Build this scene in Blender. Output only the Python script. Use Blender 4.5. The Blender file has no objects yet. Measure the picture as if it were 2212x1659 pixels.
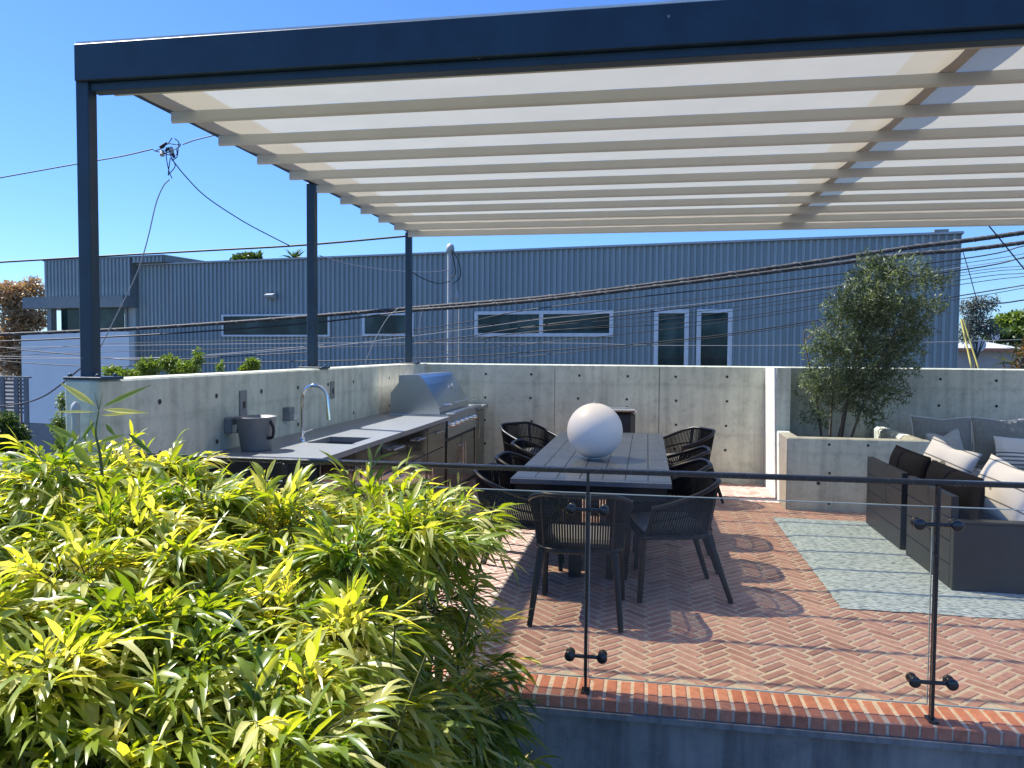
import bpy, math, random
import numpy as np
from mathutils import Vector, Matrix
random.seed(7); rng = np.random.default_rng(7)
S = bpy.context.scene
COL = S.collection
R_ = math.radians

# ------------------------------------------------------------------ camera (solved from the vanishing points of the terrace)
EYE = 1.65
FPX = 1667.488            # focal length for a 2212 px wide picture
AX = np.array([[0.98500978, 0.01458548, -0.17188075],
               [0.17234378, -0.04102018, 0.98418239],
               [0.0073042, -0.99905185, -0.042919]])
O = np.array([0, 0, EYE])
def ray(px, py): return AX @ np.array([px - 1106., py - 829.5, FPX])
def atY(px, py, Y):
    r = ray(px, py); return O + r * (Y / r[1])
def atZ(px, py, Z):
    r = ray(px, py); return O + r * ((Z - EYE) / r[2])
def atX(px, py, X):
    r = ray(px, py); return O + r * (X / r[0])

cam = bpy.data.cameras.new('camera'); camo = bpy.data.objects.new('camera', cam); COL.objects.link(camo)
m3 = AX @ np.diag([1., -1., -1.])
M = Matrix([[*m3[0], 0], [*m3[1], 0], [*m3[2], EYE], [0, 0, 0, 1]])
camo.matrix_world = M
cam.sensor_width = 36; cam.lens = 36 * FPX / 2212; cam.clip_start = .05; cam.clip_end = 3000
S.camera = camo

# ------------------------------------------------------------------ materials
MATS = {}
def nt(name):
    m = bpy.data.materials.new(name); m.use_nodes = True
    n = m.node_tree; n.nodes.clear()
    out = n.nodes.new('ShaderNodeOutputMaterial')
    MATS[name] = m
    return m, n, out
def node(n, t, **kw):
    o = n.nodes.new(t)
    for k, v in kw.items():
        if k in o.inputs: o.inputs[k].default_value = v
        else: setattr(o, k, v)
    return o
def ramp(n, stops, interp='LINEAR'):
    o = n.nodes.new('ShaderNodeValToRGB'); o.color_ramp.interpolation = interp
    e = o.color_ramp.elements
    while len(e) < len(stops): e.new(.5)
    for i, (p, c) in enumerate(stops):
        e[i].position = p; e[i].color = (*c, 1) if len(c) == 3 else c
    return o
def mat(name, col, rough=.6, metal=0., var=.12, scale=8., bump=0., bscale=60., spec=.5, stretch=None, detail=6):
    """principled surface with mottled colour and a fine bump"""
    m, n, out = nt(name); L = n.links.new
    p = node(n, 'ShaderNodeBsdfPrincipled'); p.inputs['Roughness'].default_value = rough
    p.inputs['Metallic'].default_value = metal; p.inputs['Specular IOR Level'].default_value = spec
    tc = node(n, 'ShaderNodeTexCoord'); src = tc.outputs['Object']
    if stretch:
        mp = node(n, 'ShaderNodeMapping'); mp.inputs['Scale'].default_value = stretch; L(src, mp.inputs['Vector']); src = mp.outputs[0]
    nz = node(n, 'ShaderNodeTexNoise', Scale=scale, Detail=detail, Roughness=.6); L(src, nz.inputs['Vector'])
    c = np.array(col)
    rp = ramp(n, [(.3, tuple(c * (1 - var))), (.7, tuple(np.minimum(c * (1 + var), .95)))])
    L(nz.outputs['Fac'], rp.inputs['Fac']); L(rp.outputs['Color'], p.inputs['Base Color'])
    rr = node(n, 'ShaderNodeMapRange'); rr.inputs[3].default_value = max(rough - .08, .02); rr.inputs[4].default_value = min(rough + .08, 1)
    L(nz.outputs['Fac'], rr.inputs[0]); L(rr.outputs[0], p.inputs['Roughness'])
    if bump:
        nb = node(n, 'ShaderNodeTexNoise', Scale=bscale, Detail=4.); L(src, nb.inputs['Vector'])
        b = node(n, 'ShaderNodeBump', Strength=bump, Distance=.01); L(nb.outputs['Fac'], b.inputs['Height']); L(b.outputs[0], p.inputs['Normal'])
    L(p.outputs[0], out.inputs[0]); return m

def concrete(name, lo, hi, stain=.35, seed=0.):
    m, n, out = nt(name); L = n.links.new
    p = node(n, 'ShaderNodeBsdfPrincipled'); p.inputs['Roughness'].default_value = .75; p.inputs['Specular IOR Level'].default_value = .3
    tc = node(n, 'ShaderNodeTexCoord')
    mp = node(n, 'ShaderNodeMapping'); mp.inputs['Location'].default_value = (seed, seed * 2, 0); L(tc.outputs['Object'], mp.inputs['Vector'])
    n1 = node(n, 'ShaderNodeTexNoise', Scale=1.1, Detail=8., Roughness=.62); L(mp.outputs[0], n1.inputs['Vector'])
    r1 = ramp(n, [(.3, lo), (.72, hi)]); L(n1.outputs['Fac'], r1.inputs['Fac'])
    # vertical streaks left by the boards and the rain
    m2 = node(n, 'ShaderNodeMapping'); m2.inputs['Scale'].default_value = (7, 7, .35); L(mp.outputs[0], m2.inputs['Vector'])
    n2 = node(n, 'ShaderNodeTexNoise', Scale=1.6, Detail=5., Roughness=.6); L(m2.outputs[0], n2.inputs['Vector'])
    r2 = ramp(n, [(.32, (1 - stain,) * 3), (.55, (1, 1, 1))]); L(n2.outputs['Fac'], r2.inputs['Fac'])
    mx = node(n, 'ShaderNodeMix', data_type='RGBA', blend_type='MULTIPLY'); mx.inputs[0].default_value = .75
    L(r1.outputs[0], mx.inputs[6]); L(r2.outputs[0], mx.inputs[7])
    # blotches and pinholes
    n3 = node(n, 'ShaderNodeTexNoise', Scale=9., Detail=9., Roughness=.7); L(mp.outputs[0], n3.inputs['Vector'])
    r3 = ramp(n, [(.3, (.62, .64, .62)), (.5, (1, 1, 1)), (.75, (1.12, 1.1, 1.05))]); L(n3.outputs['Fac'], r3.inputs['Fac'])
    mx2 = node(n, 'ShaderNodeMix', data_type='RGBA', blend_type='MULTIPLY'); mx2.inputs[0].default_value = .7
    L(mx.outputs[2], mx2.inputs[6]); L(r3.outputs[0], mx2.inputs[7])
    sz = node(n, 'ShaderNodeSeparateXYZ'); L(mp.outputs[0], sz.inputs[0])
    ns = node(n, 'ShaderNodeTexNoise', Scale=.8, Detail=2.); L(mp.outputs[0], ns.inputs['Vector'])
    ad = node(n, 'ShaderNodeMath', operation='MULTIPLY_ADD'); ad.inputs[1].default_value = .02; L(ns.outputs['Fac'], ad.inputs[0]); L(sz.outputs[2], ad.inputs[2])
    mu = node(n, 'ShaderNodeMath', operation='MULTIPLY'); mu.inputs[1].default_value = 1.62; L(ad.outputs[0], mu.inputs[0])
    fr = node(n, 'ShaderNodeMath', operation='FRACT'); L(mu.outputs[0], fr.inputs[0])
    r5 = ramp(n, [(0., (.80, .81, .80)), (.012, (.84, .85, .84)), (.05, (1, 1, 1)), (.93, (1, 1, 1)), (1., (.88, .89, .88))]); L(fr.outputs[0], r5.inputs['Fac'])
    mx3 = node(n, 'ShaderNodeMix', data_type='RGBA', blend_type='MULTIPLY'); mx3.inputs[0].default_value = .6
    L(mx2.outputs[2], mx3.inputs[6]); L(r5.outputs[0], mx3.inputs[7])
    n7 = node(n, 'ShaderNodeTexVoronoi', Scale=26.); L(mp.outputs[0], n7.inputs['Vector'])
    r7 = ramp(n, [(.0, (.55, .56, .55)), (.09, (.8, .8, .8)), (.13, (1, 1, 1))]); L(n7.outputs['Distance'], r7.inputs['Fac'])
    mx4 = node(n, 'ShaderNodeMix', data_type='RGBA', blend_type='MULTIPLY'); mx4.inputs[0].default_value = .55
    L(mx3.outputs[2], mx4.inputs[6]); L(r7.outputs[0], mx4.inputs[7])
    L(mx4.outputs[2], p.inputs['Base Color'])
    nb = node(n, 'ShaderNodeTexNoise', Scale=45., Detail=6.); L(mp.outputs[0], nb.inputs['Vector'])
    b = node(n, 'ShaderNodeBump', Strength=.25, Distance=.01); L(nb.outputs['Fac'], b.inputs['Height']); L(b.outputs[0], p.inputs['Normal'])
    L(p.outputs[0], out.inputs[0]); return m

def leafmat(name, c_dark, c_mid, c_warm, transl, tfac=.45, rough=.45, spec=.4):
    """leaf with per-leaf colour (attribute 'var') and light shining through"""
    m, n, out = nt(name); L = n.links.new
    at = node(n, 'ShaderNodeAttribute', attribute_name='var')
    sp = node(n, 'ShaderNodeSeparateColor'); L(at.outputs['Color'], sp.inputs[0])
    rp = ramp(n, [(0., c_dark), (.5, c_mid), (1., c_warm)]); L(sp.outputs[0], rp.inputs['Fac'])
    p = node(n, 'ShaderNodeBsdfPrincipled'); p.inputs['Roughness'].default_value = rough; p.inputs['Specular IOR Level'].default_value = spec
    L(rp.outputs[0], p.inputs['Base Color'])
    t = node(n, 'ShaderNodeBsdfTranslucent')
    hs = node(n, 'ShaderNodeMix', data_type='RGBA', blend_type='MULTIPLY'); hs.inputs[0].default_value = 1.
    L(rp.outputs[0], hs.inputs[6]); hs.inputs[7].default_value = (*transl, 1); L(hs.outputs[2], t.inputs['Color'])
    mx = node(n, 'ShaderNodeMixShader'); mx.inputs[0].default_value = tfac
    L(p.outputs[0], mx.inputs[1]); L(t.outputs[0], mx.inputs[2]); L(mx.outputs[0], out.inputs[0]); return m

concrete('concrete', (.46, .495, .43), (.65, .685, .59), .30)
concrete('concrete_bounce_lit', (.56, .53, .43), (.72, .69, .58), .2, 3.)
concrete('concrete_sunlit', (.48, .48, .45), (.62, .62, .59), .12, 5.)
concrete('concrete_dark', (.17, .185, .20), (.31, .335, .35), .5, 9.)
mat('tie_hole', (.04, .045, .045), .9)
mat('seam', (.12, .13, .13), .9)
mat('dark_steel', (.012, .036, .064), .42, 0, .25, 5., .05, 90., .5)
def specks(name):
    m = MATS[name]; n = m.node_tree; L = n.links.new; p = [x for x in n.nodes if x.type == 'BSDF_PRINCIPLED'][0]
    old = p.inputs['Base Color'].links[0].from_socket
    tc = node(n, 'ShaderNodeTexCoord'); v = node(n, 'ShaderNodeTexVoronoi', Scale=5.); L(tc.outputs['Object'], v.inputs['Vector'])
    w2 = node(n, 'ShaderNodeTexWhiteNoise'); L(v.outputs['Position'], w2.inputs['Vector'])
    sz = node(n, 'ShaderNodeMapRange'); sz.inputs[1].default_value = .55; sz.inputs[2].default_value = 1.; sz.inputs[3].default_value = 0.; sz.inputs[4].default_value = .05; L(w2.outputs['Value'], sz.inputs[0])
    lt = node(n, 'ShaderNodeMath', operation='LESS_THAN'); L(v.outputs['Distance'], lt.inputs[0]); L(sz.outputs[0], lt.inputs[1])
    mx = node(n, 'ShaderNodeMix', data_type='RGBA'); L(lt.outputs[0], mx.inputs[0]); L(old, mx.inputs[6]); mx.inputs[7].default_value = (.16, .2, .24, 1); L(mx.outputs[2], p.inputs['Base Color'])
specks('dark_steel')
mat('dark_steel_rail', (.03, .032, .036), .26, 0, .2, 30., .03, 90., .6)
mat('bright_edge', (.75, .76, .76), .5)
mat('brick_mortar', (.60, .53, .44), .9, 0, .18, 30., .6, 120.)
mat('counter_stone', (.22, .235, .25), .38, 0, .1, 60., .03, 200., .5)
mat('sink_steel', (.2, .21, .22), .35, .8, .1)
mat('steel', (.50, .53, .56), .24, 1., .1, 14., .02, 120., stretch=(1, 1, 14))
mat('steel_door', (.30, .30, .29), .12, 1., .18, 5., .02, 60.)
mat('chrome', (.72, .73, .74), .08, 1., .05)
mat('black_plastic', (.015, .016, .018), .45)
mat('bucket_grey', (.20, .205, .21), .5, 0, .1)
mat('table_paint', (.085, .105, .135), .24, 0, .1, 10., .03, 150., .9)
mat('table_gap', (.004, .005, .007), .9)
mat('chair_metal', (.007, .009, .0125), .38, 0, .15, 20., 0, 60., .35)
mat('rope', (.006, .0075, .0105), .7, 0, .25, 80., .3, 400., .2)
mat('seat_cloth', (.27, .28, .29), .9, 0, .08, 40., .3, 300.)
mat('globe', (.80, .80, .80), .42, 0, .015, 3., 0, 60., .4)
mat('sofa_paint', (.024, .029, .035), .42, 0, .12, 12., .03, 150.)
mat('black_cloth', (.0065, .0075, .011), .9, 0, .2, 40., .3, 400., .15)
mat('grey_cloth', (.21, .225, .215), .9, 0, .15, 30., .3, 300.)
mat('midgrey_cloth', (.36, .38, .37), .9, 0, .12, 25., .3, 300.)
mat('piping', (.62, .63, .62), .8)
mat('soil', (.07, .05, .035), .95, 0, .4, 20., .8, 40.)
mat('bark', (.12, .10, .08), .9, 0, .35, 14., .6, 60., stretch=(3, 3, .6))
mat('bamboo_cane', (.10, .11, .03), .5, 0, .3, 10.)
mat('asphalt', (.06, .06, .06), .9, 0, .3, 3., .4, 30.)
mat('terrace_earth', (.07, .058, .045), .95, 0, .35, 4., .6, 30.)
mat('siding', (.30, .36, .37), .5, 0, .10, 1.2, .02, 40., .4, (1, 1, .25))
mat('siding_trim', (.40, .44, .48), .5)
mat('siding_fascia', (.17, .20, .21), .5)
mat('frame_white', (.66, .70, .72), .45)
mat('cable', (.018, .018, .020), .55)
mat('cable_grey', (.30, .31, .33), .6)
mat('cable_bundle', (.045, .045, .047), .7, 0, .7, 9., .6, 40.)
mat('mast_grey', (.38, .41, .42), .5, 0, .1)
mat('white_render', (.80, .83, .82), .85, 0, .04, 1.5, .1, 60.)
mat('grey_render', (.22, .235, .24), .85, 0, .12, 2., .2, 60.)
mat('fence_grey', (.20, .21, .215), .8, 0, .2, 8., .2, 60.)
mat('roof_far', (.36, .38, .42), .8, 0, .08, 2.)
mat('wall_far', (.45, .43, .39), .85, 0, .08, 2.)
mat('terracotta', (.50, .22, .12), .8)
mat('hill_green', (.045, .07, .05), .95, 0, .5, .12, .5, 1.)
mat('guard_yellow', (.65, .55, .16), .6)
mat('dish_white', (.6, .6, .6), .5)
mat('leather_tab', (.02, .02, .02), .6)

def glassmat(name, tint, f0=.04, dark=None):
    m, n, out = nt(name); L = n.links.new
    fr = node(n, 'ShaderNodeFresnel', IOR=1.42)
    g = node(n, 'ShaderNodeBsdfGlossy', Roughness=.015)
    if dark: t = node(n, 'ShaderNodeBsdfPrincipled'); t.inputs['Base Color'].default_value = (*dark, 1); t.inputs['Roughness'].default_value = .2
    else: t = node(n, 'ShaderNodeBsdfTransparent'); t.inputs[0].default_value = (*tint, 1)
    mx = node(n, 'ShaderNodeMixShader'); L(fr.outputs[0], mx.inputs[0]); L(t.outputs[0], mx.inputs[1]); L(g.outputs[0], mx.inputs[2])
    if not dark:            # pale haze mixed in to stand for faint reflections on the panes
        tc = node(n, 'ShaderNodeTexCoord'); nz = node(n, 'ShaderNodeTexNoise', Scale=2.5, Detail=7., Roughness=.7); L(tc.outputs['Object'], nz.inputs['Vector'])
        rp = node(n, 'ShaderNodeMapRange'); rp.inputs[1].default_value = .35; rp.inputs[2].default_value = .75; rp.inputs[3].default_value = .012; rp.inputs[4].default_value = .07; L(nz.outputs['Fac'], rp.inputs[0])
        df = node(n, 'ShaderNodeBsdfDiffuse'); df.inputs[0].default_value = (.75, .78, .77, 1)
        m2 = node(n, 'ShaderNodeMixShader'); L(rp.outputs[0], m2.inputs[0]); L(mx.outputs[0], m2.inputs[1]); L(df.outputs[0], m2.inputs[2]); mx = m2
    L(mx.outputs[0], out.inputs[0]); return m
glassmat('glass', (.93, .955, .945))
mat('glass_edge', (.42, .50, .48), .2)
# window glass of the far building: dark tinted, slightly uneven interior
def winmat():
    m, n, out = nt('window_glass'); L = n.links.new
    p = node(n, 'ShaderNodeBsdfPrincipled'); p.inputs['Roughness'].default_value = .05; p.inputs['Specular IOR Level'].default_value = .25
    tc = node(n, 'ShaderNodeTexCoord'); nz = node(n, 'ShaderNodeTexNoise', Scale=1.1, Detail=5.); L(tc.outputs['Object'], nz.inputs['Vector'])
    rp = ramp(n, [(.35, (.008, .022, .026)), (.52, (.018, .05, .052)), (.7, (.07, .12, .12))]); L(nz.outputs['Fac'], rp.inputs['Fac']); L(rp.outputs[0], p.inputs['Base Color'])
    L(p.outputs[0], out.inputs[0])
winmat()
def canopymat():
    """woven shade cloth: part of the light goes straight through the mesh, part is scattered down"""
    m, n, out = nt('shade_cloth'); L = n.links.new
    tc = node(n, 'ShaderNodeTexCoord'); nz = node(n, 'ShaderNodeTexNoise', Scale=3., Detail=4.); L(tc.outputs['Object'], nz.inputs['Vector'])
    rp = ramp(n, [(.3, (.78, .73, .60)), (.7, (.84, .79, .66))]); L(nz.outputs['Fac'], rp.inputs['Fac'])
    d = node(n, 'ShaderNodeBsdfDiffuse'); t = node(n, 'ShaderNodeBsdfTranslucent'); tr = node(n, 'ShaderNodeBsdfTransparent')
    tr.inputs[0].default_value = (1, .81, .54, 1)
    L(rp.outputs[0], d.inputs[0]); L(rp.outputs[0], t.inputs[0])
    a = node(n, 'ShaderNodeMixShader'); a.inputs[0].default_value = .27; L(d.outputs[0], a.inputs[1]); L(t.outputs[0], a.inputs[2])
    b = node(n, 'ShaderNodeMixShader'); b.inputs[0].default_value = CAN_OPEN; L(a.outputs[0], b.inputs[1]); L(tr.outputs[0], b.inputs[2])
    L(b.outputs[0], out.inputs[0])
CAN_OPEN = .36
canopymat()
mat('batten_cloth', (.58, .585, .55), .85, 0, .04, 4.)
def brickmat(name, lo, mid, hi):
    m, n, out = nt(name); L = n.links.new
    at = node(n, 'ShaderNodeAttribute', attribute_name='var'); sp = node(n, 'ShaderNodeSeparateColor'); L(at.outputs['Color'], sp.inputs[0])
    rp = ramp(n, [(0., lo), (.5, mid), (1., hi)]); L(sp.outputs[0], rp.inputs['Fac'])
    tc = node(n, 'ShaderNodeTexCoord'); nz = node(n, 'ShaderNodeTexNoise', Scale=22., Detail=8., Roughness=.7); L(tc.outputs['Object'], nz.inputs['Vector'])
    r2 = ramp(n, [(.3, (.7, .68, .66)), (.5, (1, 1, 1)), (.72, (1.25, 1.22, 1.2))]); L(nz.outputs['Fac'], r2.inputs['Fac'])
    mx = node(n, 'ShaderNodeMix', data_type='RGBA', blend_type='MULTIPLY'); mx.inputs[0].default_value = .8
    L(rp.outputs[0], mx.inputs[6]); L(r2.outputs[0], mx.inputs[7])
    n6 = node(n, 'ShaderNodeTexNoise', Scale=1.7, Detail=7., Roughness=.65); L(tc.outputs['Object'], n6.inputs['Vector'])
    r6 = ramp(n, [(.3, (.84, .83, .82)), (.52, (1, 1, 1)), (.72, (1.1, 1.1, 1.12))]); L(n6.outputs['Fac'], r6.inputs['Fac'])
    m6 = node(n, 'ShaderNodeMix', data_type='RGBA', blend_type='MULTIPLY'); m6.inputs[0].default_value = 1.; L(mx.outputs[2], m6.inputs[6]); L(r6.outputs[0], m6.inputs[7])
    p = node(n, 'ShaderNodeBsdfPrincipled'); p.inputs['Roughness'].default_value = .8; p.inputs['Specular IOR Level'].default_value = .3
    L(m6.outputs[2], p.inputs['Base Color'])
    b = node(n, 'ShaderNodeBump', Strength=.4, Distance=.006); n4 = node(n, 'ShaderNodeTexNoise', Scale=90., Detail=5.); L(tc.outputs['Object'], n4.inputs['Vector'])
    L(n4.outputs['Fac'], b.inputs['Height']); L(b.outputs[0], p.inputs['Normal']); L(p.outputs[0], out.inputs[0])
brickmat('brick', (.36, .21, .185), (.48, .29, .255), (.55, .37, .325))
brickmat('kerb_brick', (.42, .17, .115), (.50, .22, .15), (.56, .28, .19))
def rugmat():
    m, n, out = nt('rug_weave'); L = n.links.new
    tc = node(n, 'ShaderNodeTexCoord')
    mp = node(n, 'ShaderNodeMapping'); mp.inputs['Rotation'].default_value = (0, 0, R_(62)); mp.inputs['Scale'].default_value = (22, 50, 1); L(tc.outputs['Object'], mp.inputs['Vector'])
    vo = node(n, 'ShaderNodeTexVoronoi', Scale=1., Randomness=.55); L(mp.outputs[0], vo.inputs['Vector'])
    rp = ramp(n, [(.0, (.62, .75, .84)), (.42, (.50, .63, .71)), (.75, (.19, .26, .31))]); L(vo.outputs['Distance'], rp.inputs['Fac'])
    nz = node(n, 'ShaderNodeTexNoise', Scale=3., Detail=5.); L(tc.outputs['Object'], nz.inputs['Vector'])
    r2 = ramp(n, [(.3, (.94, .95, .96)), (.7, (1.04, 1.04, 1.03))]); L(nz.outputs['Fac'], r2.inputs['Fac'])
    mx = node(n, 'ShaderNodeMix', data_type='RGBA', blend_type='MULTIPLY'); mx.inputs[0].default_value = 1.
    L(rp.outputs[0], mx.inputs[6]); L(r2.outputs[0], mx.inputs[7])
    p = node(n, 'ShaderNodeBsdfPrincipled'); p.inputs['Roughness'].default_value = .95; p.inputs['Specular IOR Level'].default_value = .1
    L(mx.outputs[2], p.inputs['Base Color'])
    b = node(n, 'ShaderNodeBump', Strength=.9, Distance=.012); b.invert = True; L(vo.outputs['Distance'], b.inputs['Height']); L(b.outputs[0], p.inputs['Normal'])
    L(p.outputs[0], out.inputs[0])
rugmat()
def stripemat(name, base, dark, axis, freq, w0, w1, lo=-9, hi=9):
    """cloth with woven stripes across one axis (object space)"""
    m, n, out = nt(name); L = n.links.new
    tc = node(n, 'ShaderNodeTexCoord'); sx = node(n, 'ShaderNodeSeparateXYZ'); L(tc.outputs['Object'], sx.inputs[0])
    mu = node(n, 'ShaderNodeMath', operation='MULTIPLY'); mu.inputs[1].default_value = freq; L(sx.outputs[axis], mu.inputs[0])
    fr = node(n, 'ShaderNodeMath', operation='FRACT'); L(mu.outputs[0], fr.inputs[0])
    g1 = node(n, 'ShaderNodeMath', operation='LESS_THAN'); g1.inputs[1].default_value = w0; L(fr.outputs[0], g1.inputs[0])
    l1 = node(n, 'ShaderNodeMath', operation='GREATER_THAN'); l1.inputs[1].default_value = lo; L(sx.outputs[axis], l1.inputs[0])
    l2 = node(n, 'ShaderNodeMath', operation='LESS_THAN'); l2.inputs[1].default_value = hi; L(sx.outputs[axis], l2.inputs[0])
    a = node(n, 'ShaderNodeMath', operation='MULTIPLY'); L(g1.outputs[0], a.inputs[0]); L(l1.outputs[0], a.inputs[1])
    a2 = node(n, 'ShaderNodeMath', operation='MULTIPLY'); L(a.outputs[0], a2.inputs[0]); L(l2.outputs[0], a2.inputs[1])
    mx = node(n, 'ShaderNodeMix', data_type='RGBA'); L(a2.outputs[0], mx.inputs[0]); mx.inputs[6].default_value = (*base, 1); mx.inputs[7].default_value = (*dark, 1)
    p = node(n, 'ShaderNodeBsdfPrincipled'); p.inputs['Roughness'].default_value = .9; p.inputs['Specular IOR Level'].default_value = .2; L(mx.outputs[2], p.inputs['Base Color'])
    nz = node(n, 'ShaderNodeTexNoise', Scale=140., Detail=3.); L(tc.outputs['Object'], nz.inputs['Vector'])
    b = node(n, 'ShaderNodeBump', Strength=.3, Distance=.005); L(nz.outputs['Fac'], b.inputs['Height']); L(b.outputs[0], p.inputs['Normal'])
    L(p.outputs[0], out.inputs[0])
stripemat('striped_cloth', (.62, .63, .61), (.16, .17, .19), 2, 24., .42, 1, -.3, .21)
stripemat('white_cloth', (.72, .74, .75), (.18, .20, .22), 2, 7.1, .075, 1, .1, .46)
leafmat('bamboo_leaf', (.045, .115, .012), (.22, .29, .035), (.60, .58, .26), (2.3, 2.0, .35), .46, .34, .75)
leafmat('olive_leaf', (.07, .095, .055), (.15, .18, .115), (.40, .42, .33), (1.4, 1.6, .7), .35, .45, .45)
leafmat('autumn_leaf', (.26, .17, .09), (.42, .29, .16), (.52, .45, .32), (1.2, 1., .6), .3)
leafmat('green_leaf', (.03, .06, .018), (.06, .10, .025), (.14, .18, .04), (1.3, 1.5, .5), .35)
leafmat('lime_leaf', (.08, .13, .025), (.14, .20, .04), (.24, .29, .07), (1.5, 1.6, .5), .4)
leafmat('grey_leaf', (.07, .085, .08), (.13, .15, .14), (.25, .25, .22), (1.1, 1.2, .8), .25)
leafmat('red_leaf', (.05, .07, .02), (.12, .12, .03), (.30, .10, .03), (1.2, 1.2, .5), .3)

# ------------------------------------------------------------------ mesh tools
class MB:
    """collects boxes, prisms and tubes that end as ONE mesh object"""
    def __init__(s): s.v = []; s.f = []; s.mi = []; s.mats = []; s.cur = 0; s.sm = []
    def m(s, name):
        if name not in s.mats: s.mats.append(name)
        s.cur = s.mats.index(name); return s
    def add(s, vs, fs, smooth=False):
        o = len(s.v); s.v += [tuple(v) for v in vs]
        for f in fs: s.f.append([i + o for i in f]); s.mi.append(s.cur); s.sm.append(smooth)
        return s
    def box(s, a, b, ch=0.):
        x0, y0, z0 = [min(p, q) for p, q in zip(a, b)]; x1, y1, z1 = [max(p, q) for p, q in zip(a, b)]
        if ch <= 0:
            return s.add([(x0, y0, z0), (x1, y0, z0), (x1, y1, z0), (x0, y1, z0), (x0, y0, z1), (x1, y0, z1), (x1, y1, z1), (x0, y1, z1)],
                  [(0, 3, 2, 1), (4, 5, 6, 7), (0, 1, 5, 4), (1, 2, 6, 5), (2, 3, 7, 6), (3, 0, 4, 7)])
        c = min(ch, (x1 - x0) * .45, (y1 - y0) * .45, (z1 - z0) * .45)
        X = [x0, x0 + c, x1 - c, x1]; Y = [y0, y0 + c, y1 - c, y1]; Z = [z0, z0 + c, z1 - c, z1]
        # chamfered box: 24 verts
        V = []; idx = {}
        for sx in (0, 1):
            for sy in (0, 1):
                for sz in (0, 1):
                    xo, xi = (X[0], X[1]) if not sx else (X[3], X[2]); yo, yi = (Y[0], Y[1]) if not sy else (Y[3], Y[2]); zo, zi = (Z[0], Z[1]) if not sz else (Z[3], Z[2])
                    for k, p in enumerate(((xo, yi, zi), (xi, yo, zi), (xi, yi, zo))): idx[(sx, sy, sz, k)] = len(V); V.append(p)
        F = []
        I = lambda a, b, c_, k: idx[(a, b, c_, k)]
        F += [[I(0, 0, 0, 0), I(0, 0, 1, 0), I(0, 1, 1, 0), I(0, 1, 0, 0)], [I(1, 0, 0, 0), I(1, 1, 0, 0), I(1, 1, 1, 0), I(1, 0, 1, 0)]]
        F += [[I(0, 0, 0, 1), I(1, 0, 0, 1), I(1, 0, 1, 1), I(0, 0, 1, 1)], [I(0, 1, 0, 1), I(0, 1, 1, 1), I(1, 1, 1, 1), I(1, 1, 0, 1)]]
        F += [[I(0, 0, 0, 2), I(0, 1, 0, 2), I(1, 1, 0, 2), I(1, 0, 0, 2)], [I(0, 0, 1, 2), I(1, 0, 1, 2), I(1, 1, 1, 2), I(0, 1, 1, 2)]]
        for a in (0, 1):
            for b in (0, 1):
                F.append([I(a, b, 0, 0), I(a, b, 1, 0), I(a, b, 1, 1), I(a, b, 0, 1)])
                F.append([I(a, 0, b, 0), I(a, 1, b, 0), I(a, 1, b, 2), I(a, 0, b, 2)])
                F.append([I(0, a, b, 1), I(1, a, b, 1), I(1, a, b, 2), I(0, a, b, 2)])
                for c_ in (0, 1): F.append([I(a, b, c_, 0), I(a, b, c_, 1), I(a, b, c_, 2)])
        return s.add(V, F)
    def prism(s, poly, axis, a, b, smooth=False):
        """polygon in the plane across `axis` swept from a to b"""
        n = len(poly); V = []
        for t in (a, b):
            for (p, q) in poly:
                V.append((t, p, q) if axis == 0 else (p, t, q) if axis == 1 else (p, q, t))
        F = [list(range(n)), list(range(n, 2 * n))] + [[i, (i + 1) % n, n + (i + 1) % n, n + i] for i in range(n)]
        return s.add(V, F, smooth)
    def tube(s, pts, r, n=6, smooth=True, cap=True):
        P = [np.array(p, float) for p in pts]; k = len(P)
        rr = r if hasattr(r, '__len__') else [r] * k
        V = []; up = None
        for i in range(k):
            t = P[min(i + 1, k - 1)] - P[max(i - 1, 0)]; t = t / (np.linalg.norm(t) + 1e-9)
            if up is None: up = np.array([0, 0, 1.]) if abs(t[2]) < .9 else np.array([0, 1., 0])
            a = np.cross(t, up); a /= np.linalg.norm(a) + 1e-9; b = np.cross(a, t); up = b
            for j in range(n):
                w = 2 * math.pi * (j + .5) / n; V.append(P[i] + rr[i] * (math.cos(w) * a + math.sin(w) * b))
        F = [[i * n + j, i * n + (j + 1) % n, (i + 1) * n + (j + 1) % n, (i + 1) * n + j] for i in range(k - 1) for j in range(n)]
        s.add(V, F, smooth)
        if cap: s.add(V[:n], [list(range(n))]); s.add(V[-n:], [list(range(n))])
        return s
    def lathe(s, prof, c, n=24, axis=2, smooth=True):
        V = []; k = len(prof)
        for (r, h) in prof:
            for j in range(n):
                w = 2 * math.pi * j / n; p, q = r * math.cos(w), r * math.sin(w)
                V.append((c[0] + p, c[1] + q, c[2] + h) if axis == 2 else (c[0] + p, c[1] + h, c[2] + q) if axis == 1 else (c[0] + h, c[1] + p, c[2] + q))
        F = [[i * n + j, i * n + (j + 1) % n, (i + 1) * n + (j + 1) % n, (i + 1) * n + j] for i in range(k - 1) for j in range(n)]
        s.add(V, F, smooth)
        if prof[0][0] > 1e-4: s.add(V[:n], [list(range(n))[::-1]])
        if prof[-1][0] > 1e-4: s.add(V[-n:], [list(range(n))])
        return s
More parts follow.
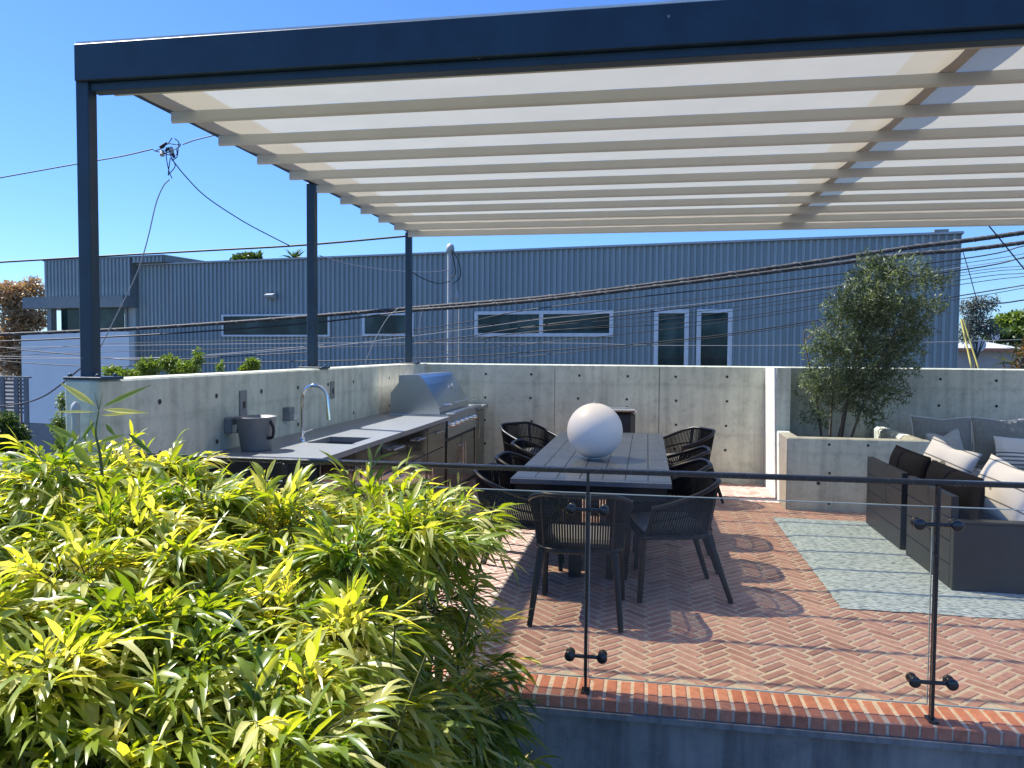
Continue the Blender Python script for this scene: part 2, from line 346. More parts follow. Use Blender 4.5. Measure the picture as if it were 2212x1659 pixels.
    def build(s, name, parent=None, material=None):
        me = bpy.data.meshes.new(name); me.from_pydata(s.v, [], s.f)
        for k in (s.mats or [material]): me.materials.append(MATS[k])
        me.polygons.foreach_set('material_index', s.mi); me.polygons.foreach_set('use_smooth', s.sm)
        import bmesh
        bm = bmesh.new(); bm.from_mesh(me); bmesh.ops.recalc_face_normals(bm, faces=bm.faces); bm.to_mesh(me); bm.free()
        return link(name, me, parent)
def link(name, me, parent=None):
    o = bpy.data.objects.new(name, me); COL.objects.link(o)
    if parent is not None:
        o.parent = parent
    return o
def thing(name, label, cat, loc=(0, 0, 0), rz=0., group=None):
    o = bpy.data.objects.new(name, None); COL.objects.link(o); o.empty_display_size = .1
    o.location = loc; o.rotation_euler = (0, 0, rz); return tag(o, label, cat, group)
def tag(o, label, cat, group=None):
    o['label'] = label; o['category'] = cat
    if group: o['group'] = group
    return o
def kind(o, k): o['kind'] = k; return o
def dup(root, loc, rz, label, group=None):
    r = root.copy(); COL.objects.link(r); r.location = loc; r.rotation_euler = (0, 0, rz); r['label'] = label
    if group: r['group'] = group
    for ch in root.children:
        c = ch.copy(); COL.objects.link(c); c.parent = r
        for g in ch.children:
            d = g.copy(); COL.objects.link(d); d.parent = c
    return r
def catmull(P, n=8):
    P = [np.array(p, float) for p in P]; Q = [2 * P[0] - P[1]] + P + [2 * P[-1] - P[-2]]; out = []
    for i in range(1, len(Q) - 2):
        for k in range(n):
            t = k / n; a, b, c, d = Q[i - 1:i + 3]
            out.append(.5 * (2 * b + (c - a) * t + (2 * a - 5 * b + 4 * c - d) * t * t + (3 * b - a - 3 * c + d) * t ** 3))
    out.append(P[-1]); return out
def unit(a): return a / (np.linalg.norm(a, axis=-1, keepdims=True) + 1e-9)

def leaf_mesh(name, P, D, N, Ln, W, droop, var, material, parent=None, stem=None, fold=.35):
    """many lance-shaped leaves: base P, direction D, face normal N (all Kx3); a folded, drooping blade each"""
    K = len(P); D = unit(D); Sd = unit(np.cross(D, N)); Nn = unit(np.cross(Sd, D))
    ts = [(0, 0), (.14, .55), (.38, 1.), (.68, .72), (1, 0)]
    V = []
    for t, w in ts:
        c = P + D * (Ln * t)[:, None]; c = c + np.array([0, 0, -1.]) * (droop * Ln * t * t)[:, None]
        hw = (W * w * .5)[:, None]
        if w == 0: V.append(c[:, None, :])
        else: V.append(np.stack([c - Sd * hw + Nn * hw * fold, c, c + Sd * hw + Nn * hw * fold], 1))
    V = np.concatenate(V, 1); nv = V.shape[1]           # 11 verts
    tris = [(0, 2, 1), (0, 3, 2), (7, 8, 10), (8, 9, 10)]
    quads = [(1, 2, 5, 4), (2, 3, 6, 5), (4, 5, 8, 7), (5, 6, 9, 8)]
    base = (np.arange(K) * nv)[:, None]
    T = np.concatenate([base + np.array(t)[None] for t in tris], 1).reshape(-1); Qd = np.concatenate([base + np.array(q)[None] for q in quads], 1).reshape(-1)
    vs = V.reshape(-1, 3); col = np.repeat(var, nv)
    ntri, nq = K * 4, K * 4
    loops = np.concatenate([T, Qd]); starts = np.concatenate([np.arange(ntri) * 3, ntri * 3 + np.arange(nq) * 4])
    me = bpy.data.meshes.new(name); me.vertices.add(len(vs)); me.vertices.foreach_set('co', vs.astype('f').ravel())
    me.loops.add(len(loops)); me.loops.foreach_set('vertex_index', loops.astype('i'))
    me.polygons.add(ntri + nq); me.polygons.foreach_set('loop_start', starts.astype('i'))
    me.polygons.foreach_set('use_smooth', np.ones(ntri + nq, bool))
    a = me.color_attributes.new('var', 'FLOAT_COLOR', 'POINT'); c4 = np.stack([col, col, col, np.ones_like(col)], 1); a.data.foreach_set('color', c4.astype('f').ravel())
    me.materials.append(MATS[material]); me.update(); me.validate()
    return link(name, me, parent)
def small_leaves(name, P, Ln, W, var, material, parent=None, D=None, up=.3):
    """diamond leaves for crowns seen from farther off"""
    K = len(P)
    if D is None: D = rng.normal(size=(K, 3)) + np.array([0, 0, up])
    D = unit(D); Sd = unit(np.cross(D, rng.normal(size=(K, 3))))
    L3 = Ln[:, None]; W3 = W[:, None]
    V = np.stack([P, P + D * L3 * .45 - Sd * W3 * .5, P + D * L3 + np.array([0, 0, -.12]) * L3, P + D * L3 * .45 + Sd * W3 * .5], 1).reshape(-1, 3)
    me = bpy.data.meshes.new(name); me.vertices.add(4 * K); me.vertices.foreach_set('co', V.astype('f').ravel())
    me.loops.add(4 * K); me.loops.foreach_set('vertex_index', np.arange(4 * K).astype('i'))
    me.polygons.add(K); me.polygons.foreach_set('loop_start', (np.arange(K) * 4).astype('i'))
    a = me.color_attributes.new('var', 'FLOAT_COLOR', 'POINT'); col = np.repeat(var, 4); a.data.foreach_set('color', np.stack([col, col, col, np.ones_like(col)], 1).astype('f').ravel())
    me.materials.append(MATS[material]); me.update(); me.validate()
    return link(name, me, parent)

# ------------------------------------------------------------------ sun and sky
TS = np.array([-.655, .17, 1.]); TS /= np.linalg.norm(TS)          # towards the sun
EL = math.asin(TS[2]); AZ = math.atan2(TS[0], TS[1])
w = bpy.data.worlds.new('World'); S.world = w; w.use_nodes = True
wn = w.node_tree; bg = wn.nodes['Background']
sky = wn.nodes.new('ShaderNodeTexSky'); sky.sky_type = 'NISHITA'; sky.sun_disc = False
sky.sun_elevation = EL; sky.sun_rotation = AZ; sky.air_density = 1.0; sky.dust_density = .4; sky.ozone_density = 2.2; sky.altitude = 50
tint = wn.nodes.new('ShaderNodeMix'); tint.data_type = 'RGBA'; tint.blend_type = 'MULTIPLY'; tint.inputs[0].default_value = 1.; tint.inputs[7].default_value = (.44, .65, 1., 1)
hsv = wn.nodes.new('ShaderNodeHueSaturation'); hsv.inputs['Saturation'].default_value = 1.02
wn.links.new(sky.outputs[0], tint.inputs[6]); wn.links.new(tint.outputs[2], hsv.inputs['Color']); wn.links.new(hsv.outputs[0], bg.inputs[0]); bg.inputs[1].default_value = .092
sl = bpy.data.lights.new('sun', 'SUN'); sl.energy = 4.4; sl.angle = R_(.53); sl.color = (1., .955, .875)
so = bpy.data.objects.new('sun', sl); COL.objects.link(so); so.rotation_euler = Vector(TS).to_track_quat('Z', 'Y').to_euler(); so.location = (-20, 10, 30)
S.view_settings.view_transform = 'Standard'; S.view_settings.look = 'None'; S.view_settings.exposure = 1.22; S.view_settings.gamma = 1
S.cycles.max_bounces = 10; S.cycles.transparent_max_bounces = 16; S.cycles.diffuse_bounces = 4; S.cycles.glossy_bounces = 4
S.cycles.use_denoising = True; S.cycles.sample_clamp_indirect = 6; S.cycles.caustics_reflective = True; S.cycles.blur_glossy = .5

# ================================================================== THE SETTING
kind(MB().m('asphalt').add([(-400, -60, -3), (400, -60, -3), (400, 1500, -3), (-400, 1500, -3)], [(0, 1, 2, 3)]).build('ground'), 'structure')
kind(MB().m('terrace_earth').box((-16, -3, -2.99), (-3.32, 12, -.3)).build('garden_terrain'), 'structure')
kind(MB().m('terrace_earth').box((-3.3, -3, -2.99), (6.5, 3.33, -.95)).build('planting_bed_ground'), 'structure')

# --- herringbone brick floor (one mesh, each brick bevelled and with its own tone)
def brick_mesh(name, quads, mats, base, zt):
    """quads: list of (cx,cy,ux,uy,halfL,halfW,var,dz)"""
    V = []; F = []; C = []; MI = []
    for (cx, cy, ux, uy, hl, hw, var, dz) in quads:
        o = len(V); e = .007
        for (l, w_, z) in ((hl, hw, zt + dz - .008), (hl - e, hw - e, zt + dz)):
            for (a, b) in ((-1, -1), (1, -1), (1, 1), (-1, 1)):
                V.append((cx + ux * l * a - uy * w_ * b, cy + uy * l * a + ux * w_ * b, z)); C.append(var)
        F += [[o + 4, o + 5, o + 6, o + 7]] + [[o + i, o + (i + 1) % 4, o + 4 + (i + 1) % 4, o + 4 + i] for i in range(4)]
        MI += [0] * 5
    o = len(V)
    for p in base: V.append(p); C.append(0)
    F.append([o, o + 1, o + 2, o + 3]); MI.append(1)
    me = bpy.data.meshes.new(name); me.from_pydata(V, [], F)
    for k in mats: me.materials.append(MATS[k])
    me.polygons.foreach_set('material_index', MI)
    a = me.color_attributes.new('var', 'FLOAT_COLOR', 'POINT'); c = np.array(C, 'f'); a.data.foreach_set('color', np.stack([c, c, c, np.ones_like(c)], 1).ravel())
    return link(name, me)
Lb, Wb = .2035, .0665; quads = []
c45 = math.sqrt(.5)
for band in range(-40, 41):
    for k in range(-60, 220):
        for o_ in (0, 1):
            if o_ == 0: x, y, u = k * Wb + Lb / 2, k * Wb + Wb / 2, (1, 0)
            else: x, y, u = k * Wb - Wb / 2, k * Wb + Lb / 2, (0, 1)
            x += band * Lb; y -= band * Lb
            X = (x - y) * c45 + .05; Y = (x + y) * c45 + 3.7
            if not (-2.88 < X < 6.0 and 3.86 < Y < 10.03): continue
            if Y > 7 and X > 5: continue
            ux, uy = (u[0] - u[1]) * c45, (u[0] + u[1]) * c45
            j = random.gauss(0, .02)
            uu = (ux * math.cos(j) - uy * math.sin(j), ux * math.sin(j) + uy * math.cos(j))
            quads.append((X + random.gauss(0, .0012), Y + random.gauss(0, .0012), *uu, Lb / 2 - .0052 - random.random() * .002, Wb / 2 - .0052 - random.random() * .0015, min(1, max(0, random.gauss(.5, .25))), random.gauss(0, .0008)))
kind(brick_mesh('patio_floor', quads, ['brick', 'brick_mortar'], [(-2.92, 3.83, -.004), (6.2, 3.83, -.004), (6.2, 10.06, -.004), (-2.92, 10.06, -.004)], 0.), 'structure')
kind(MB().m('concrete_dark').box((-2.92, 3.84, -.4), (6.2, 10.06, -.008)).build('patio_slab_ground'), 'structure')
# --- soldier-course kerb
V = MB().m('brick_mortar').box((-2.92, 3.6215, -.056), (6.2, 3.8345, .0))
kerb = V.build('kerb_mortar'); kind(kerb, 'structure')
kv = []; kf = []; kc = []
x = -2.9
while x < 6.15:
    wv = .053 + random.gauss(0, .0012); y0, y1 = 3.618 + random.gauss(0, .002), 3.835; z0, z1 = -.056, .004 + random.gauss(0, .0012); e = .006; o = len(kv); v = min(1, max(0, random.gauss(.5, .22)))
    kv += [(x, y0, z0), (x + wv, y0, z0), (x + wv, y0, z1 - e), (x, y0, z1 - e), (x + e, y0 + e, z1), (x + wv - e, y0 + e, z1), (x + wv - e, y1, z1), (x + e, y1, z1), (x, y1, z1 - e), (x + wv, y1, z1 - e), (x, y1, z0), (x + wv, y1, z0)]
    kf += [[o + i for i in f] for f in ([0, 1, 2, 3], [3, 2, 5, 4], [4, 5, 6, 7], [0, 3, 8, 10], [3, 4, 7, 8], [1, 11, 9, 2], [2, 9, 6, 5])]
    kc += [v] * 12; x += .0665
me = bpy.data.meshes.new('kerb_bricks'); me.from_pydata(kv, [], kf); me.materials.append(MATS['kerb_brick'])
a = me.color_attributes.new('var', 'FLOAT_COLOR', 'POINT'); c = np.array(kc, 'f'); a.data.foreach_set('color', np.stack([c, c, c, np.ones_like(c)], 1).ravel())
kind(link('kerb', me), 'structure')
# --- retaining wall under the kerb
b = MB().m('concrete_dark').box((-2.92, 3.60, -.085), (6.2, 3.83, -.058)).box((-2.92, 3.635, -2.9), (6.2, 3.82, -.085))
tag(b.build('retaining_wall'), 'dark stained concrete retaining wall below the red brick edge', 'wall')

# --- concrete walls
ZW = 1.475
def holes(mb, pts, axis, r=.017):
    mb.m('tie_hole')
    for p in pts:
        n = 12; V = []
        for j in range(n):
            w_ = 2 * math.pi * j / n; a_, b_ = r * math.cos(w_), r * math.sin(w_)
            V.append((p[0] + a_, p[1], p[2] + b_) if axis == 1 else (p[0], p[1] + a_, p[2] + b_))
        mb.add(V, [list(range(n))])
    return mb
bw = MB().m('concrete').box((-3.17, 10.06, -2.9), (6.2, 10.30, ZW), .012)
hp = [(-2.12 + .623 * i + random.gauss(0, .006), 10.057, z + random.gauss(0, .004)) for i in range(13) for z in (1.34, 1.03, .72, .41, .1) if abs(-2.12 + .623 * i - 1.5) > .1]
holes(bw, hp, 1)
bw.m('seam').box((.157, 10.056, 0), (.163, 10.0605, ZW - .02)).box((-1.19, 10.057, 0), (-1.185, 10.0605, ZW - .02)).box((2.66, 10.057, 0), (2.664, 10.0605, ZW - .02))
backwall = tag(bw.build('concrete_wall'), 'long grey concrete wall behind the dining table with rows of tie holes', 'wall')
lw = MB().m('concrete').box((-3.13, 3.72, -2.9), (-2.92, 8.14, ZW), .012)
lw.m('concrete_bounce_lit').box((-3.17, 8.143, -2.9), (-2.92, 9.46, ZW), .006)  # paler section: light reflected onto the wall, put into its colour
lw.m('concrete').box((-3.17, 9.463, -2.9), (-2.92, 10.057, ZW), .006)
holes(lw, [(-2.917, y, z) for y in (4.25, 4.88, 5.51, 6.14, 6.77, 7.4, 8.5, 9.1) for z in (1.325, 1.01)], 0)
leftwall = tag(lw.build('concrete_wall'), 'grey concrete wall behind the kitchen counter carrying the three posts', 'wall')
def wallbox(y, z, w_, h, d, mname, nm):
    b_ = MB().m(mname).box((-2.92, y - w_ / 2, z - h / 2), (-2.92 + d, y + w_ / 2, z + h / 2), .004)
    if nm == 'outlet_plate': b_.m('black_plastic').box((-2.92 + d, y - .017, z - .035), (-2.92 + d + .003, y + .017, z + .015))
    return b_.build(nm, leftwall)
wallbox(5.23, 1.25, .10, .19, .012, 'fence_grey', 'outlet_plate'); wallbox(6.86, 1.27, .09, .16, .012, 'fence_grey', 'outlet_plate')
for y_, z_ in ((5.02, 1.11), (5.91, 1.12)):
    b_ = MB().m('fence_grey').box((-2.92, y_ - .05, z_ - .055), (-2.86, y_ + .05, z_ + .055), .006).m('steel').box((-2.86, y_ - .045, z_ - .05), (-2.82, y_ + .02, z_ + .01), .004); b_.build('wall_light', leftwall)
# pipe in front of the wall's free end
q_ = atY(163, 866, 3.60); qx, qz = float(q_[0]), float(q_[2]) - .07
pp = MB().m('mast_grey').tube([(qx, 3.60, -.9), (qx, 3.60, qz)], .02, 14).lathe([(.024, 0), (.024, .03), (.02, .05), (.008, .065)], (qx, 3.60, qz), 14)
tag(pp.build('vent_pipe'), 'grey domed pipe standing at the free end of the left concrete wall', 'pipe')
# divider fin between dining and lounge, sunlight on its left face put into the colour
dv = MB().m('concrete_sunlit').box((1.46, 9.22, -.3), (1.475, 10.058, ZW + .003)).m('concrete').box((1.4752, 9.222, -.3), (1.62, 10.058, ZW + .002))
tag(dv.build('divider_wall'), 'short full height wall fin beside the planter with a bright sunlit side', 'wall')
# planter box
pl = MB().m('concrete')
PX0, PX1, PY0, PZ = 1.465, 2.86, 8.45, .765
pl.box((PX0, PY0, -.2), (PX1, PY0 + .13, PZ), .012).box((PX0, PY0 + .1303, -.2), (PX0 + .13, 9.2195, PZ + .0), .008).box((PX1 - .14, PY0 + .1303, -.2), (PX1, 10.058, PZ), .03)
holes(pl, [(1.88, 8.447, .70), (2.26, 8.447, .70), (1.89, 8.447, .40), (1.89, 8.447, .08)], 1, .014)
pl.m('tie_hole').box((1.765, 8.446, .275), (1.80, 8.4505, .305))
pl.m('concrete_sunlit').box((1.4615, 8.452, -.2), (1.4648, 9.218, PZ - .012))  # sunlight on the planter's left face, put into a separate concrete skin
planter = tag(pl.build('planter_box'), 'low grey concrete planter holding the olive tree', 'planter')
MB().m('soil').box((1.6, 8.585, .3), (2.715, 10.05, .60)).build('soil', planter)

# ================================================================== PERGOLA
pg = thing('pergola', 'dark blue steel pergola over the terrace with a pale shade canopy', 'pergola', (-3.0, 3.8, 0))
def P_(o): o.location = (3.0, -3.8, 0); return o          # children keep world coordinates
def pb(name, mb, parent=pg):
    o = mb.build(name, parent)
    if parent is pg: P_(o)
    return o
def post(x, y, z0):
    b_ = MB().m('dark_steel').box((x - .038, y - .036, z0), (x + .038, y + .036, 3.158), .004)
    o = pb('post', b_)
    pb2 = MB().m('dark_steel').box((x - .10, y - .09, z0 - .002), (x + .13, y + .10, z0 + .014), .002)
    for sx in (-1, 1):
        for sy in (-1, 1): pb2.lathe([(.012, 0), (.012, .012), (.004, .018)], (x + .012 + sx * .085, y + sy * .07, z0 + .014), 8)
    pb2.build('base_plate', o)
for y in (3.81, 6.69, 9.6): post(-3.035, y, ZW + .002)
post(5.55, 9.75, 0.02); post(5.55, 3.95, .02)
XR = 5.62
pb('front_beam', MB().m('dark_steel').box((-3.06, 3.75, 3.085), (XR, 3.87, 3.28), .004).m('dark_steel').box((-3.0, 3.79, 3.04), (XR, 3.868, 3.0845), .003))
pb('bright_edge_strip', MB().m('bright_edge').box((-3.05, 3.76, 3.282), (XR, 3.86, 3.294)))  # pale strip added for the bright line along the beam's top edge
pb('side_beam', MB().m('dark_steel').box((-3.055, 3.8705, 3.16), (-2.945, 9.66, 3.279), .004).box((-3.05, 4.15, 3.2795), (-2.95, 9.65, 3.37), .004))
pb('side_beam', MB().m('dark_steel').box((5.5, 3.8705, 3.16), (5.61, 9.66, 3.36), .004))
pb('back_beam', MB().m('dark_steel').box((-2.944, 9.54, 3.16), (5.499, 9.66, 3.28), .004))
pb('rafter', MB().m('dark_steel').box((1.47, 3.8705, 3.152), (1.60, 4.1, 3.279), .004).box((1.47, 4.1005, 3.152), (1.60, 9.5395, 3.36), .004))
# canopy: strips of cloth between hanging battens
can = MB().m('shade_cloth'); NB = 10; Y0 = 4.46; DY = .541; ZC = 3.13
ys = [3.93] + [Y0 + DY * i for i in range(NB)]
XL, XRc = -2.93, 5.48
for i in range(len(ys) - 1):
    a_, b_ = ys[i] + .02, ys[i + 1] - .001; n = 6; NX = 90
    gridv = []
    for j in range(n + 1):
        t = j / n; yy = a_ + (b_ - a_) * t
        for k in range(NX + 1):
            u = k / NX; xx = XL + (XRc - XL) * u
            gridv.append((xx, yy, ZC - .012 * math.sin(math.pi * t) * (1 + .3 * math.sin(9 * u + i)) + .0016 * math.sin(46 * u + 2.3 * i) * math.sin(math.pi * t) + .0011 * math.sin(123 * u + 5 * t + i)))
    can.add(gridv, [[j * (NX + 1) + k, j * (NX + 1) + k + 1, (j + 1) * (NX + 1) + k + 1, (j + 1) * (NX + 1) + k] for j in range(n) for k in range(NX)], True)
canopy = pb('canopy', can)
for i, y in enumerate(ys):
    prof = [(y, ZC), (y, ZC - .055), (y + .005, ZC - .066), (y + .014, ZC - .070), (y + .023, ZC - .066), (y + .028, ZC - .055), (y + .028, ZC)]
    b_ = MB().m('batten_cloth').prism(prof, 0, XL - .03, XRc + .02); b_.build('batten', canopy)

# ================================================================== GLASS RAILING
gr = thing('glass_railing', 'glass panel railing with thin black posts along the brick edge', 'railing', (0, 3.7, 0))
def G_(o): o.location = (0, -3.7, 0); return o
G_(MB().m('dark_steel_rail').box((-2.9, 3.675, 1.066), (5.6, 3.712, 1.09), .005).build('handrail', gr))
px_ = [-.27 + 1.553 * i for i in range(-1, 4)]
def clamp(mb, x, z):
    mb.m('dark_steel_rail').tube([(x - .078, 3.676, z), (x + .078, 3.676, z)], .0095, 10)
    for sx in (-1, 1): mb.lathe([(.0, -.020), (.021, -.020), (.0255, -.015), (.0255, .0), (.014, .001), (.014, .036), (.023, .037), (.023, .046), (0, .046)], (x + sx * .078, 3.676, z), 16, axis=1)
    return mb
for x in px_:
    o = G_(MB().m('dark_steel_rail').box((x - .0065, 3.664, .005), (x + .0065, 3.700, 1.0655), .002).box((x - .02, 3.645, .0045), (x + .02, 3.716, .012)).build('post', gr))
    for z in (.178, .892): clamp(MB(), x, z).build('clamp', o)
xs = [-2.91] + px_ + [5.6]
for i in range(len(xs) - 1):
    x0, x1 = xs[i] + .012, xs[i + 1] - .012
    gb = MB().m('glass').add([(x0, 3.709, .066), (x1, 3.709, .066), (x1, 3.709, .965), (x0, 3.709, .965)], [(0, 1, 2, 3)])
    e = .006
    gb.m('glass_edge').box((x0, 3.7035, .965), (x1, 3.7145, .9685)).box((x0, 3.7035, .0625), (x1, 3.7145, .066)).box((x0 - .003, 3.7035, .0625), (x0, 3.7145, .9685)).box((x1, 3.7035, .0625), (x1 + .003, 3.7145, .9685))
    G_(gb.build('glass_panel', gr))

# ================================================================== KITCHEN
kt = thing('kitchen_counter', 'outdoor kitchen counter with grey stone top and steel cabinet fronts', 'counter', (-2.5, 4.72, 0))
def K_(o): o.location = (2.5, -4.72, 0); return o
XF = -2.08; ZT = .94
SX0, SX1, SY0, SY1 = -2.54, -2.185, 5.49, 5.93
ct = MB().m('counter_stone')
ct.box((-2.918, 4.72, ZT - .04), (XF, SY0, ZT)).box((-2.918, SY0 + .0005, ZT - .04), (SX0, SY1 - .0005, ZT)).box((SX1, SY0 + .0005, ZT - .04), (XF, SY1 - .0005, ZT)).box((-2.918, SY1, ZT - .04), (XF, 6.372, ZT)).box((-2.918, 6.376, ZT - .04), (XF, 8.03, ZT))
ct.box((-2.918, 9.46, ZT - .04), (XF, 10.055, ZT), .003).box((-2.918, 8.0305, ZT - .04), (-2.76, 9.4595, ZT))
K_(ct.build('countertop', kt))
sk = MB().m('sink_steel'); t = .004
sk.box((SX0, SY0, ZT - .25), (SX1, SY1, ZT - .246)).box((SX0 - t, SY0 - t, ZT - .25), (SX0, SY1 + t, ZT - .041)).box((SX1, SY0 - t, ZT - .25), (SX1 + t, SY1 + t, ZT - .041)).box((SX0, SY0 - t, ZT - .246), (SX1, SY0, ZT - .041)).box((SX0, SY1, ZT - .246), (SX1, SY1 + t, ZT - .041))
K_(sk.build('sink', kt))
K_(MB().m('sofa_paint').box((-2.9, 4.76, .08), (-2.14, SY0 - .02, ZT - .041)).box((-2.9, SY0 - .0195, .08), (-2.14, SY1 + .02, ZT - .255)).box((-2.9, SY1 + .0205, .08), (-2.14, 8.0, ZT - .041)).box((-2.9, 8.0005, .08), (-2.14, 10.05, .72)).box((-2.88, 4.8, 0), (-2.2, 10.04, .0795)).build('cabinet', kt))
def front(y0, y1, z0, z1, handle=None, name='door'):
    o = K_(MB().m('steel_door').box((-2.1395, y0 + .006, z0), (-2.118, y1 - .006, z1), .003).build(name, kt))
    ym = (y0 + y1) / 2
    if handle == 'h':
        h = MB().m('chrome').tube([(-2.085, ym - .14, z1 - .07), (-2.085, ym + .14, z1 - .07)], .008, 8)
        for s_ in (-1, 1): h.tube([(-2.118, ym + s_ * .11, z1 - .07), (-2.085, ym + s_ * .11, z1 - .07)], .006, 6)
        h.build('handle', o)
    elif handle:
        yy = y0 + .06 if handle == 'l' else y1 - .06
        h = MB().m('chrome').tube([(-2.085, yy, z1 - .08), (-2.085, yy, z1 - .34)], .008, 8)
        for zz in (z1 - .11, z1 - .31): h.tube([(-2.118, yy, zz), (-2.085, yy, zz)], .006, 6)
        h.build('handle', o)
front(4.78, 5.38, .1, .88, 'r'); front(5.38, 5.98, .1, .88, 'l')
for z0, z1 in ((.10, .36), (.37, .62), (.63, .88)): front(5.98, 6.66, z0, z1, 'h', 'drawer')
for z0, z1 in ((.10, .62), (.63, .88)): front(6.66, 7.32, z0, z1, 'h', 'drawer')
front(7.32, 7.98, .1, .62, 'l'); front(7.32, 7.98, .63, .88, 'h', 'drawer')
front(8.08, 8.74, .1, .66, 'r'); front(8.74, 9.40, .1, .66, 'l'); front(9.46, 10.0, .1, .88, 'l')
# gooseneck tap, hanging over the sink
fp = [(-2.61, 5.56, ZT)] + [(-2.61, 5.56, ZT + .33)]
for k in range(1, 11):
    a_ = math.pi * k / 10 * .92
    fp.append((-2.61 + .105 * (1 - math.cos(a_)), 5.56, ZT + .33 + .105 * math.sin(a_)))
fp.append((-2.395, 5.56, ZT + .20))
fa = MB().m('chrome').tube(fp, .0135, 12).lathe([(.024, 0), (.024, .03), (.014, .035)], (-2.61, 5.56, ZT), 16).tube([(-2.397, 5.56, ZT + .235), (-2.392, 5.56, ZT + .17)], .017, 12)
fo = K_(fa.build('tap', kt))
MB().m('chrome').tube([(-2.60, 5.575, ZT + .07), (-2.57, 5.66, ZT + .085)], .006, 8).tube([(-2.61, 5.56, ZT + .07), (-2.60, 5.575, ZT + .07)], .012, 8).build('tap_handle', fo)
# grill built into the counter
gl = thing('grill', 'stainless steel barbecue grill with closed hood built into the counter', 'grill', (-2.45, 8.1, 0))
def Q_(o): o.location = (2.45, -8.1, 0); return o
GY0, GY1 = 8.06, 9.42
Q_(MB().m('steel').box((-2.755, GY0 - .02, .75), (-2.13, GY1 + .02, .955), .004).build('body', gl))
hoodp = [(-2.752, .956), (-2.752, 1.18), (-2.66, 1.295), (-2.66, 1.375), (-2.46, 1.382)]
hoodp += [(-2.425, 1.375), (-2.395, 1.35), (-2.345, 1.28), (-2.29, 1.19), (-2.245, 1.11), (-2.215, 1.05), (-2.2, 1.0)]
hoodp += [(-2.195, .956)]
hd = Q_(MB().m('steel').prism(hoodp, 1, GY0, GY1).build('hood', gl))
hh = MB().m('chrome').tube([(-2.10, GY0 + .1, 1.065), (-2.10, GY1 - .1, 1.065)], .014, 10)
for y in (GY0 + .16, (GY0 + GY1) / 2, GY1 - .16): hh.tube([(-2.20, y, 1.05), (-2.10, y, 1.065)], .009, 8)
hh.build('handle', hd)
MB().m('chrome').lathe([(.0, 0), (.035, 0), (.035, .012), (.03, .016), (0, .016)], (-2.30, 8.98, 1.225), 16, axis=0).build('thermometer', hd)
Q_(MB().m('steel').box((-2.129, GY0 - .01, .955), (-2.03, GY1 + .01, .975), .003).box((-2.129, GY0 - .01, .70), (-2.10, GY1 + .01, .954), .003).build('front_panel', gl))
for k in range(6):
    y = GY0 + .14 + k * .215
    Q_(MB().m('chrome').lathe([(.034, 0), (.034, .008), (.024, .012), (.022, .04), (0, .042)], (-2.10, y, .84), 16, axis=0).build('knob', gl))
# ice bucket on the counter
bk = MB().m('bucket_grey').lathe([(.0, 0), (.10, 0), (.105, .01), (.135, .222), (.14, .226), (.14, .236), (.128, .236), (.10, .02), (0, .02)], (-2.70, 5.02, ZT + .001), 28)
bo = tag(bk.build('bucket'), 'dark grey tapered bucket on the counter against the left wall', 'bucket')
MB().m('black_plastic').tube(catmull([(-2.575, 4.985, ZT + .21), (-2.545, 4.97, ZT + .16), (-2.555, 4.975, ZT + .1), (-2.60, 4.98, ZT + .09)], 5), .011, 8).build('handle', bo)

# ================================================================== DINING SET
TZ = .79; TX0, TX1, TY0, TY1 = -.90, .172, 5.11, 8.27
tb = thing('dining_table', 'long dark blue slatted dining table with a white globe on it', 'table', ((TX0 + TX1) / 2, (TY0 + TY1) / 2, 0))
def T_(o): o.location = (-(TX0 + TX1) / 2, -(TY0 + TY1) / 2, 0); return o
tt = MB().m('table_paint'); bwid = .075
tt.box((TX0, TY0, TZ - .035), (TX1, TY0 + bwid, TZ), .003).box((TX0, TY1 - bwid, TZ - .035), (TX1, TY1, TZ), .003)
npl = 7; pw = (TX1 - TX0) / npl
for k in range(npl):
    tt.box((TX0 + k * pw + (.0018 if k else 0), TY0 + bwid + .0005, TZ - .03), (TX0 + (k + 1) * pw - (.0018 if k < npl - 1 else 0), TY1 - bwid - .0005, TZ), .003)
tt.m('table_gap').box((TX0 + .02, TY0 + .02, TZ - .04), (TX1 - .02, TY1 - .02, TZ - .0355))
T_(tt.build('tabletop', tb))
ap = MB().m('chair_metal'); i_ = .03  # near-black metal puts the shade on the apron into its colour
ap.box((TX0 + i_, TY0 + i_, TZ - .125), (TX1 - i_, TY0 + i_ + .03, TZ - .0405)).box((TX0 + i_, TY1 - i_ - .03, TZ - .125), (TX1 - i_, TY1 - i_, TZ - .0405)).box((TX0 + i_, TY0 + i_ + .0305, TZ - .125), (TX0 + i_ + .03, TY1 - i_ - .0305, TZ - .0405)).box((TX1 - i_ - .03, TY0 + i_ + .0305, TZ - .125), (TX1 - i_, TY1 - i_ - .0305, TZ - .0405))
T_(ap.build('apron', tb))
for x in (TX0 + .4, TX1 - .4):
    for y in (TY0 + .5, TY1 - .5): T_(MB().m('chair_metal').box((x - .045, y - .045, .0), (x + .045, y + .045, TZ - .041), .004).build('leg', tb))
gx, gy, gz = -.405, 6.20, TZ + .224
pr = [(math.sin(t) * .222, -math.cos(t) * .222) for t in np.linspace(.18, math.pi - .06, 40)]
g = MB().m('globe').lathe([(.05, -.2225)] + pr, (gx, gy, gz), 56); go = tag(g.build('globe_lamp'), 'large white globe lamp standing on the dining table', 'lamp')
MB().m('mast_grey').lathe([(.016, 0), (.016, .008), (.006, .012)], (gx, gy, gz + .2218), 12).build('cap', go)

